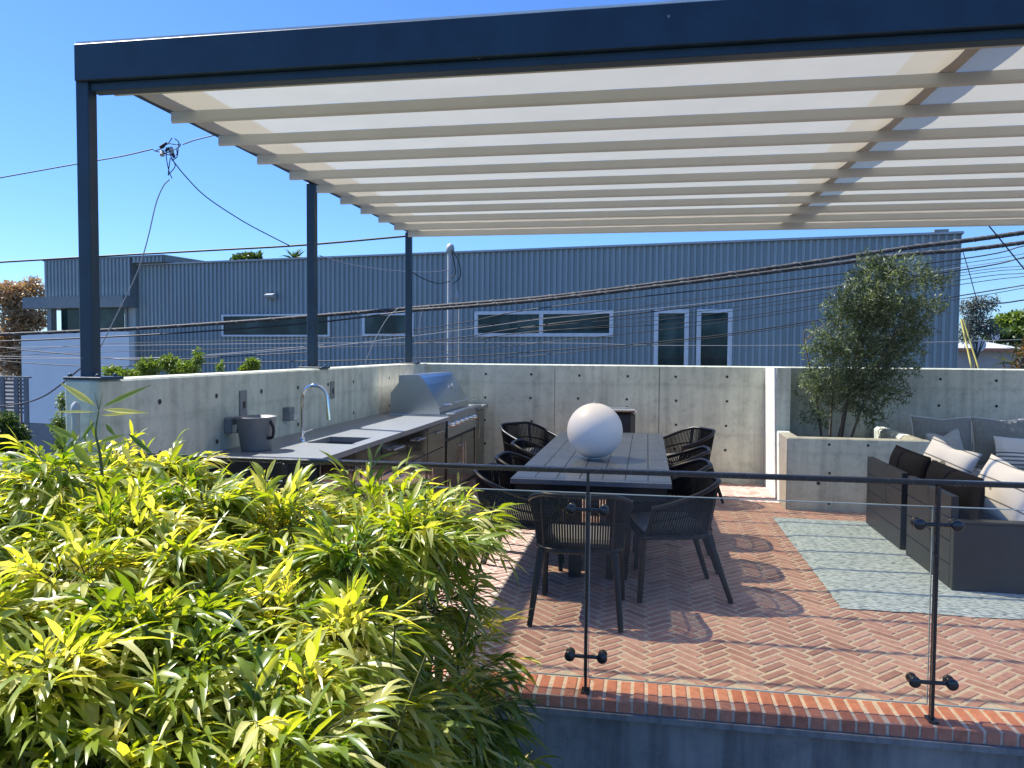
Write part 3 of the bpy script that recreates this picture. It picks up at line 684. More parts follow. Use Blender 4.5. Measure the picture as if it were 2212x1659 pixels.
# rope armchair, facing local +Y
ch = thing('rope_armchair', 'x', 'chair', (0, 0, 0), 0, 'rope armchairs round the dining table')
def upath(hw, yf, yb, r, n=60):
    """U from the front left, round the back, to the front right; even spacing"""
    pts = []
    for y in np.linspace(yf, yb + r, 14): pts.append((-hw, y))
    for a_ in np.linspace(0, math.pi / 2, 12)[1:]: pts.append((-hw + r * (1 - math.cos(a_)), yb + r - r * math.sin(a_)))
    for x_ in np.linspace(-hw + r, hw - r, 8)[1:]: pts.append((x_, yb))
    for a_ in np.linspace(math.pi / 2, 0, 12)[1:]: pts.append((hw - r * (1 - math.cos(a_)), yb + r - r * math.sin(a_)))
    for y in np.linspace(yb + r, yf, 14)[1:]: pts.append((hw, y))
    p = np.array(pts); d = np.r_[0, np.cumsum(np.linalg.norm(np.diff(p, axis=0), axis=1))]; s_ = np.linspace(0, d[-1], n)
    return np.stack([np.interp(s_, d, p[:, 0]), np.interp(s_, d, p[:, 1])], 1)
N_ = 84
top = upath(.315, .20, -.30, .24, N_); bot = upath(.262, .24, -.235, .17, N_)
ztop = [.635 + .15 * max(0, min(1, (0.20 - p[1]) / .46)) ** 1.3 for p in top]
T3 = [(p[0], p[1], z) for p, z in zip(top, ztop)]; B3 = [(p[0], p[1], .435) for p in bot]
MB().m('chair_metal').tube(T3, .0155, 8).build('arm_rail', ch)
sf = MB().m('chair_metal').tube(B3 + [(.262, .26, .435), (0, .262, .435), (-.262, .26, .435), B3[0]], .017, 8)
sf.box((-.245, -.2, .425), (.245, .24, .437))
for i in (1, 28, N_ - 29, N_ - 2): sf.tube([B3[i], T3[i]], .0105, 8)
sf.build('seat_frame', ch)
rp_ = MB().m('rope')
for i in range(2, N_ - 2):
    a_, b_ = np.array(B3[i]), np.array(T3[i]); mid = (a_ + b_) / 2 + np.array([0, 0, 0])
    rp_.tube([a_, mid, b_], .0062, 5, cap=False)
for zf in (.52,):                                   # rope band that ties the strands
    rp_.tube([np.array(a_) * (1 - zf) + np.array(b_) * zf for a_, b_ in zip(B3[2:-2], T3[2:-2])], .0075, 6)
rp_.build('rope_back', ch)
cu = MB().m('seat_cloth').box((-.235, -.19, .44), (.235, .235, .50), .022); cu.build('cushion', ch)
for sx in (-1, 1):
    MB().m('chair_metal').tube([(sx * .245, .235, .43), (sx * .262, .262, .0)], [.024, .017], 8).build('leg', ch)
    MB().m('chair_metal').tube([(sx * .225, -.20, .43), (sx * .272, -.345, .0)], [.024, .017], 8).build('leg', ch)
CH = [(.175, 5.39, 102, 'black rope armchair on the table\'s right long side, nearest the glass railing'),
      (.19, 6.13, 92, 'black rope armchair second from the railing on the table\'s right side'),
      (.25, 7.0, 88, 'black rope armchair third from the railing on the table\'s right side'),
      (.41, 8.74, 118, 'black rope armchair pulled away from the table\'s far right corner by the wall'),
      (-.90, 5.48, -95, 'black rope armchair on the table\'s left side, nearest the bamboo'),
      (-.89, 6.20, -90, 'black rope armchair second from the railing on the table\'s left side'),
      (-.93, 7.15, -88, 'black rope armchair third from the railing on the table\'s left side'),
      (-1.33, 8.85, -128, 'black rope armchair turned outward at the far left corner near the grill'),
      (-.40, 4.86, 0, 'black rope armchair at the near table end with its back to the railing')]
for i, (x, y, a_, lab) in enumerate(CH):
    if i == 0: ch.location = (x, y, .002); ch.rotation_euler = (0, 0, R_(a_)); ch['label'] = lab
    else: dup(ch, (x, y, .002), R_(a_), lab)

# bin behind the globe
bn = thing('bin', 'dark bin with a chrome rim against the wall behind the globe', 'bin', (-.34, 9.45, 0))
MB().m('black_plastic').box((-.21, -.2, 0), (.21, .2, .93), .05).build('body', bn)
MB().m('chrome').box((-.23, -.22, .931), (.23, .22, .972), .02).box((-.13, -.12, .9725), (.13, .12, .985), .006).build('lid', bn)

# ================================================================== LOUNGE
rg = MB().m('rug_weave'); RX0, RX1, RY0, RY1 = 1.26, 4.3, 5.22, 8.0; NX, NY = 40, 36; gv = []
for j in range(NY + 1):
    for k in range(NX + 1):
        xx = RX0 + (RX1 - RX0) * k / NX; yy = RY0 + (RY1 - RY0) * j / NY; ed = min(k, NX - k, j, NY - j)
        gv.append((xx + (.006 * math.sin(yy * 31) if k == 0 else 0), yy + (.006 * math.sin(xx * 27) + .004 * math.sin(xx * 71) if j == 0 else 0) - .012 * (xx - RX0), (.004 if ed == 0 else .017) + .002 * math.sin(7 * xx + 3 * yy)))
rg.add(gv, [[j * (NX + 1) + k, j * (NX + 1) + k + 1, (j + 1) * (NX + 1) + k + 1, (j + 1) * (NX + 1) + k] for j in range(NY) for k in range(NX)], True)
tag(rg.build('rug'), 'pale blue grey woven rug under the lounge sofas', 'rug')

def pillow_mesh(mb, w_, h, t, n=16, pinch=.07, seed=0, dent=0.):
    """soft square cushion in local XZ plane, thickness along Y, base at z=0"""
    r = random.Random(seed); ph = [r.random() * 6 for _ in range(4)]
    V = []
    for s_ in (-1, 1):
        for j in range(n + 1):
            for k in range(n + 1):
                u, v = 2 * k / n - 1, 2 * j / n - 1
                pin = 1 - pinch * (1 - abs(v) ** 2.2) * abs(u) ** 4; pv = 1 - pinch * (1 - abs(u) ** 2.2) * abs(v) ** 4
                th = t * .5 * ((1 - abs(u) ** 2.6) * (1 - abs(v) ** 2.6)) ** .55
                th += .006 * math.sin(5 * u + ph[0] + 3 * v) * math.sin(4 * v + ph[1]) * (1 - u * u) * (1 - v * v) * 2
                z = h * .5 * (1 + v * pv)
                if dent: z -= dent * math.exp(-(u / .35) ** 2) * max(0, v) ** 2
                V.append((w_ * .5 * u * pin, s_ * th, z))
    m_ = (n + 1) ** 2; F = []
    for s_ in (0, 1):
        for j in range(n):
            for k in range(n):
                a_ = s_ * m_ + j * (n + 1) + k; q = [a_, a_ + 1, a_ + n + 2, a_ + n + 1]; F.append(q if s_ else q[::-1])
    bd = [j for j in range(n)] + [n + (n + 1) * j for j in range(n)] + [(n + 1) * n + n - j for j in range(n)] + [(n + 1) * (n - j) for j in range(n)]
    for i in range(len(bd)):
        a_, b_ = bd[i], bd[(i + 1) % len(bd)]; F.append([a_, b_, b_ + m_, a_ + m_])
    mb.add(V, F, True); return mb, [V[i] for i in bd]
def pillow(name, label, cat, w_, h, t, loc, rot, material, seed=0, pipe=None, parent=None, dent=0., extra=None):
    mb = MB().m(material); _, edge = pillow_mesh(mb, w_, h, t, seed=seed, dent=dent)
    if pipe: mb.m(pipe).tube(edge + [edge[0]], .006, 6, cap=False)
    o = mb.build(name, parent); o.location = loc; o.rotation_euler = rot
    if parent is None: tag(o, label, cat)
    if extra: extra(o)
    return o
# dark sofa with its back to the dining table (two modules, backs at X = 2.1)
sf1 = thing('sofa', 'charcoal slatted sofa with its back to the dining table on the rug', 'sofa', (2.1, 6.8, .018))
SZ = .018
def S1(o): o.location = (-2.1, -6.8, -SZ); return o
def backpanel(y0, y1):
    mb = MB().m('sofa_paint'); zt = .665; nsl = 4; hgt = (zt - SZ) / nsl
    for k in range(nsl):
        mb.box((2.1, y0, SZ + k * hgt + (.0 if k == 0 else .003)), (2.15, y1, SZ + (k + 1) * hgt - .003), .003)
    mb.m('table_gap').box((2.106, y0 + .004, SZ + .01), (2.145, y1 - .004, zt - .01))
    mb.m('sofa_paint').box((2.0975, y0 + .03, SZ + .012), (2.0995, y0 + .10, zt - .012)) if False else None
    return S1(mb.build('back_panel', sf1))
backpanel(6.84, 7.86); backpanel(5.78, 6.69)
S1(MB().m('sofa_paint').box((2.155, 5.80, .10), (2.93, 6.69, .26), .004).build('base', sf1)); S1(MB().m('sofa_paint').box((2.155, 6.84, .10), (2.93, 7.85, .26), .004).build('base', sf1))
S1(MB().m('sofa_paint').box((2.1, 5.715, SZ), (2.95, 5.777, .485), .004).m('sofa_paint').box((2.095, 5.70, .4855), (2.955, 5.80, .505), .004).build('arm_panel', sf1))
for x, y in ((2.2, 6.72), (2.2, 6.81), (2.88, 5.84), (2.88, 7.8), (2.2, 7.8)): S1(MB().m('sofa_paint').box((x - .025, y - .02, SZ), (x + .025, y + .02, .0995)).build('leg', sf1))
S1(MB().m('black_cloth').box((2.17, 5.81, .262), (2.94, 6.685, .43), .05).build('seat_cushion', sf1)); S1(MB().m('black_cloth').box((2.17, 6.845, .262), (2.94, 7.84, .43), .05).build('seat_cushion', sf1))
def bcush(y0, y1, zt):
    mb = MB().m('black_cloth'); pillow_mesh(mb, y1 - y0, zt - .40, .21, pinch=.02, seed=3); o = mb.build('back_cushion', sf1)
    o.location = (2.27 - 2.1, (y0 + y1) / 2 - 6.8, .40 - SZ); o.rotation_euler = (R_(-6), 0, R_(-90)); return o
bcush(6.82, 7.72, .80); bcush(5.80, 6.78, .79)
def emb(o):
    mb = MB().m('grey_cloth')
    for dx in (-.03, .03):
        prof = [(.028 * math.cos(a_) + dx, .245 + dx * .3 + .03 * math.sin(a_)) for a_ in np.linspace(0, 2 * math.pi, 15)[:-1]]
        mb.prism(prof, 1, .080, .088); mb.prism(prof, 1, -.088, -.080)
    mb.build('embroidery', o)
pillow('pillow', 'white pillow with a dark embroidered spot on the far end of the charcoal sofa', 'pillow', .50, .46, .17, (2.40, 7.05, .47), (R_(-22), R_(12), R_(-62)), 'white_cloth', 1, None, None, .03, emb)
pillow('pillow', 'white pillow with dark stripes leaning on the railing end of the charcoal sofa', 'pillow', .52, .47, .18, (2.47, 6.12, .435), (R_(-26), R_(10), R_(-66)), 'white_cloth', 5, None, None, .02, emb)
# grey sofa along the far wall
sf2 = thing('sofa', 'grey cushioned sofa standing along the far concrete wall', 'sofa', (3.9, 9.4, .0))
def S2(o): o.location = (-3.9, -9.4, 0); return o
S2(MB().m('sofa_paint').box((3.02, 8.75, .06), (5.2, 9.65, .24), .004).box((3.02, 9.6505, .0), (5.2, 9.70, .62), .004).box((3.02, 8.78, 0), (3.08, 8.84, .0595)).box((5.1, 8.78, 0), (5.16, 8.84, .0595)).build('frame', sf2))
S2(MB().m('sofa_paint').box((2.96, 8.75, .0), (3.018, 9.70, .50), .004).build('arm_panel', sf2))
S2(MB().m('grey_cloth').box((3.03, 8.74, .242), (3.66, 9.5, .40), .05).build('seat_cushion', sf2)); S2(MB().m('grey_cloth').box((3.665, 8.74, .242), (4.4, 9.5, .40), .05).build('seat_cushion', sf2)); S2(MB().m('grey_cloth').box((4.405, 8.74, .242), (5.18, 9.5, .40), .05).build('seat_cushion', sf2))
for i, (x, w_) in enumerate(((3.345, .66), (4.0, .70), (4.72, .72))):
    mb = MB().m('grey_cloth'); _, edge = pillow_mesh(mb, w_, .56, .2, seed=i + 10, dent=.02); mb.m('piping').tube(edge + [edge[0]], .0065, 6, cap=False)
    o = mb.build('back_cushion', sf2); o.location = (x - 3.9, 9.47 - 9.4, .385); o.rotation_euler = (R_(-12), 0, 0)
pillow('pillow', 'plain pale grey pillow leaning on the grey sofa', 'pillow', .40, .42, .14, (3.34, 9.22, .395), (R_(-14), R_(-9), R_(12)), 'midgrey_cloth', 21, None, None, .05)
pillow('pillow', 'striped grey and cream lumbar pillow on the grey sofa', 'pillow', .62, .36, .16, (4.06, 9.16, .395), (R_(-14), R_(2), 0), 'striped_cloth', 22)
# coffee table
cf = thing('coffee_table', 'low dark slatted coffee table between the two sofas', 'table', (3.5, 7.2, .018))
mb = MB().m('table_paint')
for k in range(6): mb.box((-.42, -.55 + k * .184, .385), (.5, -.55 + k * .184 + .178, .41), .003)
mb.build('tabletop', cf)
MB().m('table_paint').box((-.40, -.53, .30), (.48, .53, .3845)).build('apron', cf)
for x in (-.37, .45):
    for y in (-.5, .5): MB().m('table_paint').box((x - .03, y - .03, 0), (x + .03, y + .03, .2995)).build('leg', cf)

# ================================================================== PLANTS
def tree_limbs(mb, base, dirs, depth, r0):
    tips = []
    def grow(p, d, L, r, k):
        q = p + d * L; m_ = (p + q) / 2 + rng.normal(size=3) * L * .06
        mb.tube([p, m_, q], [r, r * .85, r * .7], 6, cap=False)
        tips.append((q, d, k)); tips.append((m_, d, k))
        if k == 0: return
        for _ in range(2 if k < 3 else 3):
            nd = unit(d + rng.normal(size=3) * .45 + np.array([0, 0, .12])); grow(q, nd, L * rng.uniform(.62, .85), r * .62, k - 1)
    for b_, d in dirs: grow(np.array(b_, float), unit(np.array(d, float)), depth[0], r0, depth[1])
    return tips
def blobs(n, cens, rads, shell=.55):
    """points scattered through a union of ellipsoids, denser towards their rims"""
    w_ = np.array([r[0] * r[1] * r[2] for r in rads]); idx = rng.choice(len(cens), n, p=w_ / w_.sum())
    d = unit(rng.normal(size=(n, 3))); rr = rng.uniform(0, 1, n) ** shell
    return np.array(cens)[idx] + d * rr[:, None] * np.array(rads)[idx]
# olive tree in the planter
ol = thing('olive_tree', 'multi stemmed olive tree growing out of the concrete planter', 'tree', (2.12, 9.6, .6))
def OL(o): o.location = (-2.12, -9.6, -.6); return o
mb = MB().m('bark')
stems = []
C0 = np.array([2.42, 9.22, 1.9])
for bx, by, dx in ((2.06, 9.6, -.25), (2.15, 9.65, .05), (2.21, 9.55, .32), (2.27, 9.62, .2), (2.33, 9.5, .5)):
    q1 = np.array([bx + dx * .35, by, 1.15]); q2 = np.array([bx + dx * .9, by + .05, 1.8]); q3 = np.array([bx + dx * 1.2 + .1, by, (2.5 - abs(dx) * .6) if dx > 0 else 1.95])
    mb.tube(catmull([(bx, by, .58), q1, q2, q3], 5), np.linspace(.016, .005, 16), 6, cap=False); stems.append((bx, by, q1, q2, q3))
cens = []; rads = []
def blob(px, py, Y, rx, rz):
    Y += .42; cens.append(atY(px, py, Y)); k = Y / FPX; rads.append((rx * k, .36 * rx * k + .12, rz * k))
for a_ in ((1930, 590, 9.2, 75, 42), (1885, 640, 9.1, 75, 60), (1835, 680, 9.1, 60, 60), (1905, 700, 9.25, 90, 62), (1980, 660, 9.3, 60, 30), (1790, 750, 9.05, 55, 45), (1860, 770, 9.2, 85, 55), (1935, 770, 9.25, 60, 45), (1770, 830, 9.05, 52, 45), (1840, 840, 9.15, 70, 52), (1915, 840, 9.2, 52, 38), (1765, 895, 9.0, 30, 25), (1880, 895, 9.15, 40, 22), (2010, 610, 9.25, 40, 22), (1880, 570, 9.2, 30, 25), (1975, 720, 9.3, 40, 28)): blob(*a_)
# twigs: sprays of leaves
NT = 2500; tp = blobs(NT, cens, rads, .5); Pp = []; Dd = []
trunk_c = np.array([2.32, 9.6, 1.2])
for q in tp:
    d = unit(q - trunk_c + rng.normal(size=3) * .7 + np.array([0, 0, .25])); n = rng.integers(7, 13); Lt = rng.uniform(.09, .2)
    for k in range(n):
        s_ = (k + .5) / n; Pp.append(q + d * Lt * (s_ - .5)); side = unit(rng.normal(size=3)); Dd.append(d * .7 + side * .75)
Pp = np.array(Pp); Dd = np.array(Dd); K = len(Pp)
OL(small_leaves('crown', Pp, rng.uniform(.045, .075, K), rng.uniform(.011, .017, K), np.clip(rng.beta(2, 3.2, K), 0, 1), 'olive_leaf', ol, D=Dd))
for _ in range(70):
    q = tp[rng.integers(NT)]; s_ = stems[rng.integers(len(stems))]; st = s_[2 + rng.integers(2)]
    if np.linalg.norm(q - st) < .9: mb.tube([st, (st + q) / 2 + np.array([0, 0, .05]), q], [.007, .004, .002], 5, cap=False)
OL(mb.build('trunk', ol))

# bamboo hedge in the foreground
bh = thing('bamboo_hedge', 'dense yellow green bamboo hedge in front of the glass railing', 'bamboo', (-1.7, 2.4, -.95))
def BH(o): o.location = (1.7, -2.4, .95); return o
XT = np.array([-3.6, -2.7, -2.35, -1.95, -1.7, -1.48, -1.3, -1.05, -.78, -.62, -.5]); ZR = np.array([1.06, 1.06, 1.15, 1.13, 1.13, 1.15, 1.06, 1.04, 1.06, .98, .7])
def ztop_f(X, Y):
    z = np.interp(X, XT, ZR); z = z - np.maximum(0, 2.95 - Y) * .21
    return z - np.maximum(0, Y - 3.2) * 1.2
def xright_f(Y, z): return -.82 + .13 * np.clip(1.0 - z, 0, .9) / .9 + .05 * np.sin(6 * Y + 3 * z)
def grid_pts(x0, x1, y0, y1, d):
    g = np.array([(x, y) for x in np.arange(x0, x1, d) for y in np.arange(y0, y1, d)]); return g + rng.normal(0, d * .3, g.shape)
tc_ = grid_pts(-3.4, -.70, .95, 3.4, .25)                       # tufts on top
tz_ = ztop_f(tc_[:, 0], tc_[:, 1]) - .17 + rng.normal(0, .065, len(tc_)); ok = tc_[:, 0] < xright_f(tc_[:, 1], tz_) + .04
CT = np.column_stack([tc_, tz_])[ok]
sy_ = grid_pts(.95, 3.4, -.55, .95, .27)                        # tufts down the right flank
sy_ = sy_[sy_[:, 1] < ztop_f(xright_f(sy_[:, 0], sy_[:, 1]) - .12, sy_[:, 0]) - .26]
CS = np.column_stack([xright_f(sy_[:, 0], sy_[:, 1]) - .34 + .26 * np.clip((ztop_f(np.full(len(sy_), -.9), sy_[:, 0]) - sy_[:, 1]) / .9, 0, 1) + rng.normal(0, .04, len(sy_)), sy_])
def tufts(C, bias, nmin, nmax, zsq):
    Pp, Dd, Tn = [], [], []
    for c in C:
        n = int(rng.integers(nmin, nmax)); R = rng.uniform(.13, .23); lean = rng.normal(0, .3, 3); tone = rng.normal(0, .13)
        d = unit(rng.normal(size=(n, 3)) + np.array(bias) * 1.2 + lean * .6); rad = R * rng.uniform(.35, 1., n)[:, None]
        Pp.append(c + d * rad * np.array([1, 1, zsq])); Dd.append(unit(d * np.array([1, 1, .55]) + np.array([.28, -.15, -.02]) + rng.normal(size=(n, 3)) * .22)); Tn.append(np.full(n, tone))
    return np.concatenate(Pp), np.concatenate(Dd), np.concatenate(Tn)
def inner(n):
    X = rng.uniform(-3.4, -.75, n); Y = rng.uniform(1., 3.35, n); z = ztop_f(X, Y) - rng.uniform(.2, 1.2, n); k = X < xright_f(Y, z) - .05
    return np.stack([X, Y, z], 1)[k], unit(np.stack([rng.normal(.3, .6, n), rng.normal(-.3, .6, n), rng.normal(.1, .3, n)], 1))[k], np.zeros(k.sum())
A = [tufts(CT, (.1, -.05, .75), 36, 58, .8), tufts(CS, (.75, -.1, .05), 16, 28, 1.), inner(2000)]
TP = np.concatenate([a_[0] for a_ in A]); TD = np.concatenate([a_[1] for a_ in A]); TT = np.concatenate([a_[2] for a_ in A])
LP, LD, LN, LL, LW, LDr, LV = [], [], [], [], [], [], []
tw = MB().m('bamboo_cane')
for q, d, t0 in zip(TP, TD, TT):
    n = int(rng.integers(6, 11)); Lt = rng.uniform(.09, .19); tone = rng.normal(.43, .15) + t0; yl = rng.random() < .18
    side = unit(np.cross(d, np.array([0, 0, 1.]))); upv = np.cross(side, d); sc = rng.uniform(.8, 1.25)
    tw.tube([q - d * Lt * .7, q + d * Lt * .2 + np.array([0, 0, .01]), q + d * Lt * .7 - np.array([0, 0, .01])], [.0025, .002, .001], 3, cap=False)
    for k in range(n):
        s_ = (k + .3) / n; sg = 1 if k % 2 else -1; spread = rng.uniform(.35, .95) * (1 - .55 * s_)
        dd = unit(d + side * sg * spread + upv * rng.normal(.05, .22) + rng.normal(size=3) * .1)
        LP.append(q + d * Lt * (s_ - .3)); LD.append(dd); LN.append(unit(upv + rng.normal(size=3) * .35))
        LL.append(rng.uniform(.08, .158) * sc); LW.append(rng.uniform(.0135, .0245) * sc); LDr.append(rng.uniform(.1, .7))
        LV.append(1. if rng.random() < .025 else np.clip(tone + rng.normal(0, .14) + (.22 if yl else 0) + (.3 if rng.random() < .05 else 0), 0, 1))
# the tall shoot that stands clear of the hedge
YS = 2.62
def sleaf(p0, p1, wd, var, y0=YS, y1=YS):
    a_, b_ = atY(*p0, y0), atY(*p1, y1); d = b_ - a_; L = np.linalg.norm(d); wd *= 1.5
    LP.append(a_); LD.append(d / L); LN.append(unit(np.array([.1, -.93, .34]))); LL.append(L); LW.append(wd); LDr.append(.0); LV.append(var)
Z6 = lambda x, y: (x * .16664, 777.6 + y * .16664)
for p0, p1, wd, var in (((1245, 595), (770, 290), .017, .95), ((1330, 610), (1970, 318), .014, .32), ((1335, 640), (1935, 690), .013, .98), ((1310, 722), (1900, 668), .009, .85), ((1250, 672), (640, 668), .006, .9), ((1232, 800), (1035, 1065), .011, .12), ((990, 1020), (565, 818), .017, .4), ((1250, 1040), (1170, 760), .009, .4),
        ((1370, 830), (1500, 990), .011, .08), ((1660, 950), (2000, 1240), .013, .08), ((1290, 1065), (1640, 965), .014, .42), ((1390, 1145), (1730, 1030), .010, .6), ((950, 1085), (1215, 1390), .026, .45), ((1170, 1210), (1185, 1030), .015, .45), ((1340, 1200), (1365, 1060), .015, .5), ((1580, 1110), (1720, 1330), .014, .8), ((1780, 1320), (2200, 1400), .014, .7),
        ((480, 1275), (-20, 1335), .012, .7), ((720, 1430), (410, 1290), .017, .75), ((640, 1320), (430, 1085), .005, .6), ((1000, 1060), (930, 900), .014, .3), ((1480, 1480), (1660, 1340), .016, .5), ((820, 1560), (700, 1420), .016, .5)): sleaf(Z6(*p0), Z6(*p1), wd, var)
tw.tube(catmull([atY(*Z6(1280, 660), YS), atY(*Z6(1245, 860), YS), atY(*Z6(1245, 1000), YS), atY(*Z6(1290, 1200), YS), atY(*Z6(1330, 1650), YS), atY(*Z6(1340, 2600), YS)], 4), [.002 + .0003 * i for i in range(21)], 5)
for x_ in (1225, 1330): tw.tube([atY(*Z6(1280, 650), YS), atY(*Z6(x_, 420), YS)], [.0018, .0006], 4)
ar = lambda l: np.array(l)
BH(leaf_mesh('foliage', ar(LP), ar(LD), ar(LN), ar(LL), ar(LW), ar(LDr), ar(LV), 'bamboo_leaf', bh))
for k in range(90):
    x, y = rng.uniform(-3.3, -.75), rng.uniform(1.05, 3.2); h = float(ztop_f(np.array(x), np.array(y))) - .03; lx, ly = rng.normal(0, .12), rng.normal(-.05, .12)
    tw.tube([(x, y, -.95), (x + lx * .2, y + ly * .2, h * .4), (x + lx, y + ly, h)], [.007, .006, .003], 5, cap=False)
BH(tw.build('canes', bh))

def shrub(name, label, cat, loc, cens_, rads_, n, leaf, material, stem_r=.02, group=None, up=.4, wide=.35):
    """bush: stems from the ground into each leaf clump"""
    r = thing(name, label, cat, loc, 0, group); L0 = np.array(loc)
    P2 = blobs(n, cens_, rads_, .5) - L0
    small_leaves('foliage', P2, rng.uniform(.7, 1.3, n) * leaf, rng.uniform(.7, 1.3, n) * leaf * wide, np.clip(rng.beta(2.2, 2.6, n), 0, 1), material, r, up=up)
    mb_ = MB().m('bark')
    for c_ in cens_:
        c_ = np.array(c_) - L0; mb_.tube(catmull([(rng.normal(0, .05), rng.normal(0, .05), 0), c_ * np.array([.5, .5, .55]), c_], 4), np.linspace(stem_r, stem_r * .3, 9), 5, cap=False)
    mb_.build('stem', r); return r
def ptree(name, label, loc, trunk_top, cens_, rads_, n, leaf, material, r0=.12, up=.2, wide=.5, group=None):
    r = thing(name, label, 'tree', loc, 0, group); L0 = np.array(loc); P2 = blobs(n, cens_, rads_, .45) - L0
    small_leaves('crown', P2, rng.uniform(.6, 1.4, n) * leaf, rng.uniform(.7, 1.3, n) * leaf * wide, np.clip(rng.beta(2.2, 2.4, n), 0, 1), material, r, up=up)
    mb_ = MB().m('bark'); tt_ = np.array(trunk_top) - L0
    mb_.tube(catmull([(0, 0, 0), tt_ * .5 + np.array([.05, 0, 0]), tt_], 4), np.linspace(r0, r0 * .55, 9), 7, cap=False)
    for c_ in cens_: mb_.tube(catmull([tt_, (tt_ + np.array(c_) - L0) / 2 + np.array([0, 0, .1]), np.array(c_) - L0], 3), np.linspace(r0 * .5, r0 * .1, 7), 5, cap=False)
    for _ in range(26):
        q = P2[rng.integers(n)]; c_ = np.array(cens_[rng.integers(len(cens_))]) - L0; mb_.tube([c_, q], [r0 * .12, r0 * .04], 4, cap=False)
    mb_.build('trunk', r); return r
# shrubs rising behind the left wall
def pc(lst, Y): return [atY(x, y, Y) for x, y, *_ in lst], [(rx * Y / FPX, rx * Y / FPX * .8, rz * Y / FPX) for _, _, rx, rz in lst]
for lab, lst, Y in (('lime green shrub showing above the left wall, closest to the corner post', [(245, 805, 25, 16), (275, 812, 30, 16)], 8.6),
                    ('wide lime green shrub showing above the left wall in the middle', [(320, 795, 30, 24), (365, 785, 26, 22), (400, 800, 36, 24), (428, 775, 13, 26), (475, 795, 9, 20)], 8.8),
                    ('small lime green sprig above the left wall next to the second post', [(545, 790, 16, 18), (530, 800, 14, 12)], 9.2)):
    c_, r_ = pc(lst, Y); b0 = c_[0].copy(); shrub('garden_shrub', lab, 'shrub', (float(b0[0]), float(b0[1]), -.3), c_, r_, 900 * len(lst), .05, 'lime_leaf', .012, 'shrubs behind the left wall')
c_, r_ = pc([(133, 870, 14, 30), (128, 920, 20, 32), (135, 970, 24, 30)], 9.5)
shrub('climbing_shrub', 'slim vine like shrub in front of the white garden wall', 'shrub', (float(c_[0][0]), 9.5, -.3), c_, r_, 2200, .045, 'lime_leaf', .012, None)
c_, r_ = pc([(10, 910, 35, 25), (35, 945, 35, 35), (0, 960, 30, 40), (45, 990, 30, 30)], 11.)
shrub('dark_bush', 'dark green bush below the slatted fence at the left', 'bush', (float(c_[1][0]), 11., -.3), c_, r_, 4500, .07, 'green_leaf', .03, None)
# tree in autumn colour
c_, r_ = pc([(20, 640, 50, 38), (70, 625, 35, 30), (45, 690, 55, 40), (10, 740, 40, 45), (90, 690, 24, 26), (60, 750, 30, 40), (30, 790, 40, 30)], 24.)
ptree('autumn_tree', 'brown and orange leaved tree left of the blue building', (float(c_[2][0]), 24., -3), (float(c_[2][0]), 24., .6), c_, r_, 7000, .15, 'autumn_leaf', .16)
# trees behind the blue building
c_, r_ = pc([(540, 556, 32, 10), (515, 560, 18, 8)], 34.); ptree('roof_tree', 'green treetop peeping over the roof of the blue building', (float(c_[0][0]), 34., -3), (float(c_[0][0]), 34., 4.5), c_, r_, 700, .25, 'green_leaf', .15)
yr = thing('yucca', 'spiky yucca top rising over the roof beside the second post', 'tree', (float(atY(635, 550, 33.)[0]), 33., -3))
n = 46; a_ = rng.uniform(0, 6.28, n); e_ = rng.uniform(.1, 1.3, n); D = np.stack([np.cos(a_) * np.cos(e_), np.sin(a_) * np.cos(e_), np.sin(e_)], 1)
zt = float(atY(635, 560, 33.)[2]) + 3
leaf_mesh('crown', np.tile(np.array([[0, 0, zt]]), (n, 1)), D, unit(rng.normal(size=(n, 3)) + np.array([0, 0, 2.])), rng.uniform(.5, .9, n), np.full(n, .07), rng.uniform(0, .5, n), rng.uniform(0, 1, n), 'green_leaf', yr)
MB().m('bark').tube([(0, 0, 0), (0, 0, zt)], .12, 8).build('trunk', yr)
# right: sparse grey tree, green trees, red tipped plant
c_, r_ = pc([(2095, 665, 22, 20), (2120, 660, 24, 18), (2110, 700, 30, 24), (2090, 725, 24, 20), (2150, 655, 10, 18), (2140, 715, 22, 18)], 27.)
ptree('sparse_tree', 'sparse grey leaved tree just right of the blue building', (float(c_[2][0]), 27., -3), (float(c_[2][0]), 27., 1.4), c_, r_, 2600, .13, 'grey_leaf', .05, .3, .3)
c_, r_ = pc([(2175, 695, 30, 14), (2205, 690, 26, 18), (2235, 700, 26, 25)], 60.); ptree('far_tree', 'yellow green tree in front of the distant hill', (float(c_[1][0]), 60., -3), (float(c_[1][0]), 60., 2.), c_, r_, 2200, .35, 'lime_leaf', .2)
c_, r_ = pc([(2165, 725, 34, 12), (2200, 722, 30, 14), (2240, 725, 30, 18)], 45.); ptree('far_tree', 'dull green tree line clump above the low grey roof', (float(c_[1][0]), 45., -3), (float(c_[1][0]), 45., 1.8), c_, r_, 2200, .3, 'green_leaf', .2)
ag = thing('spiky_plant', 'red tipped spiky plant showing over the far wall at the right edge', 'plant', tuple(atY(2205, 790, 13.) * np.array([1, 1, 0]) + np.array([0, 0, -3.])))
n = 160; a_ = rng.uniform(0, 6.28, n); e_ = rng.uniform(-.2, 1.4, n); D = np.stack([np.cos(a_) * np.cos(e_), np.sin(a_) * np.cos(e_), np.sin(e_)], 1)
zz_ = rng.uniform(3.9, 4.75, n)
leaf_mesh('crown', np.stack([rng.normal(0, .08, n), rng.normal(0, .08, n), zz_], 1), D, unit(rng.normal(size=(n, 3)) + np.array([0, 0, 2.])), rng.uniform(.2, .38, n), np.full(n, .03), rng.uniform(0, .6, n), rng.uniform(.1, 1, n), 'red_leaf', ag)
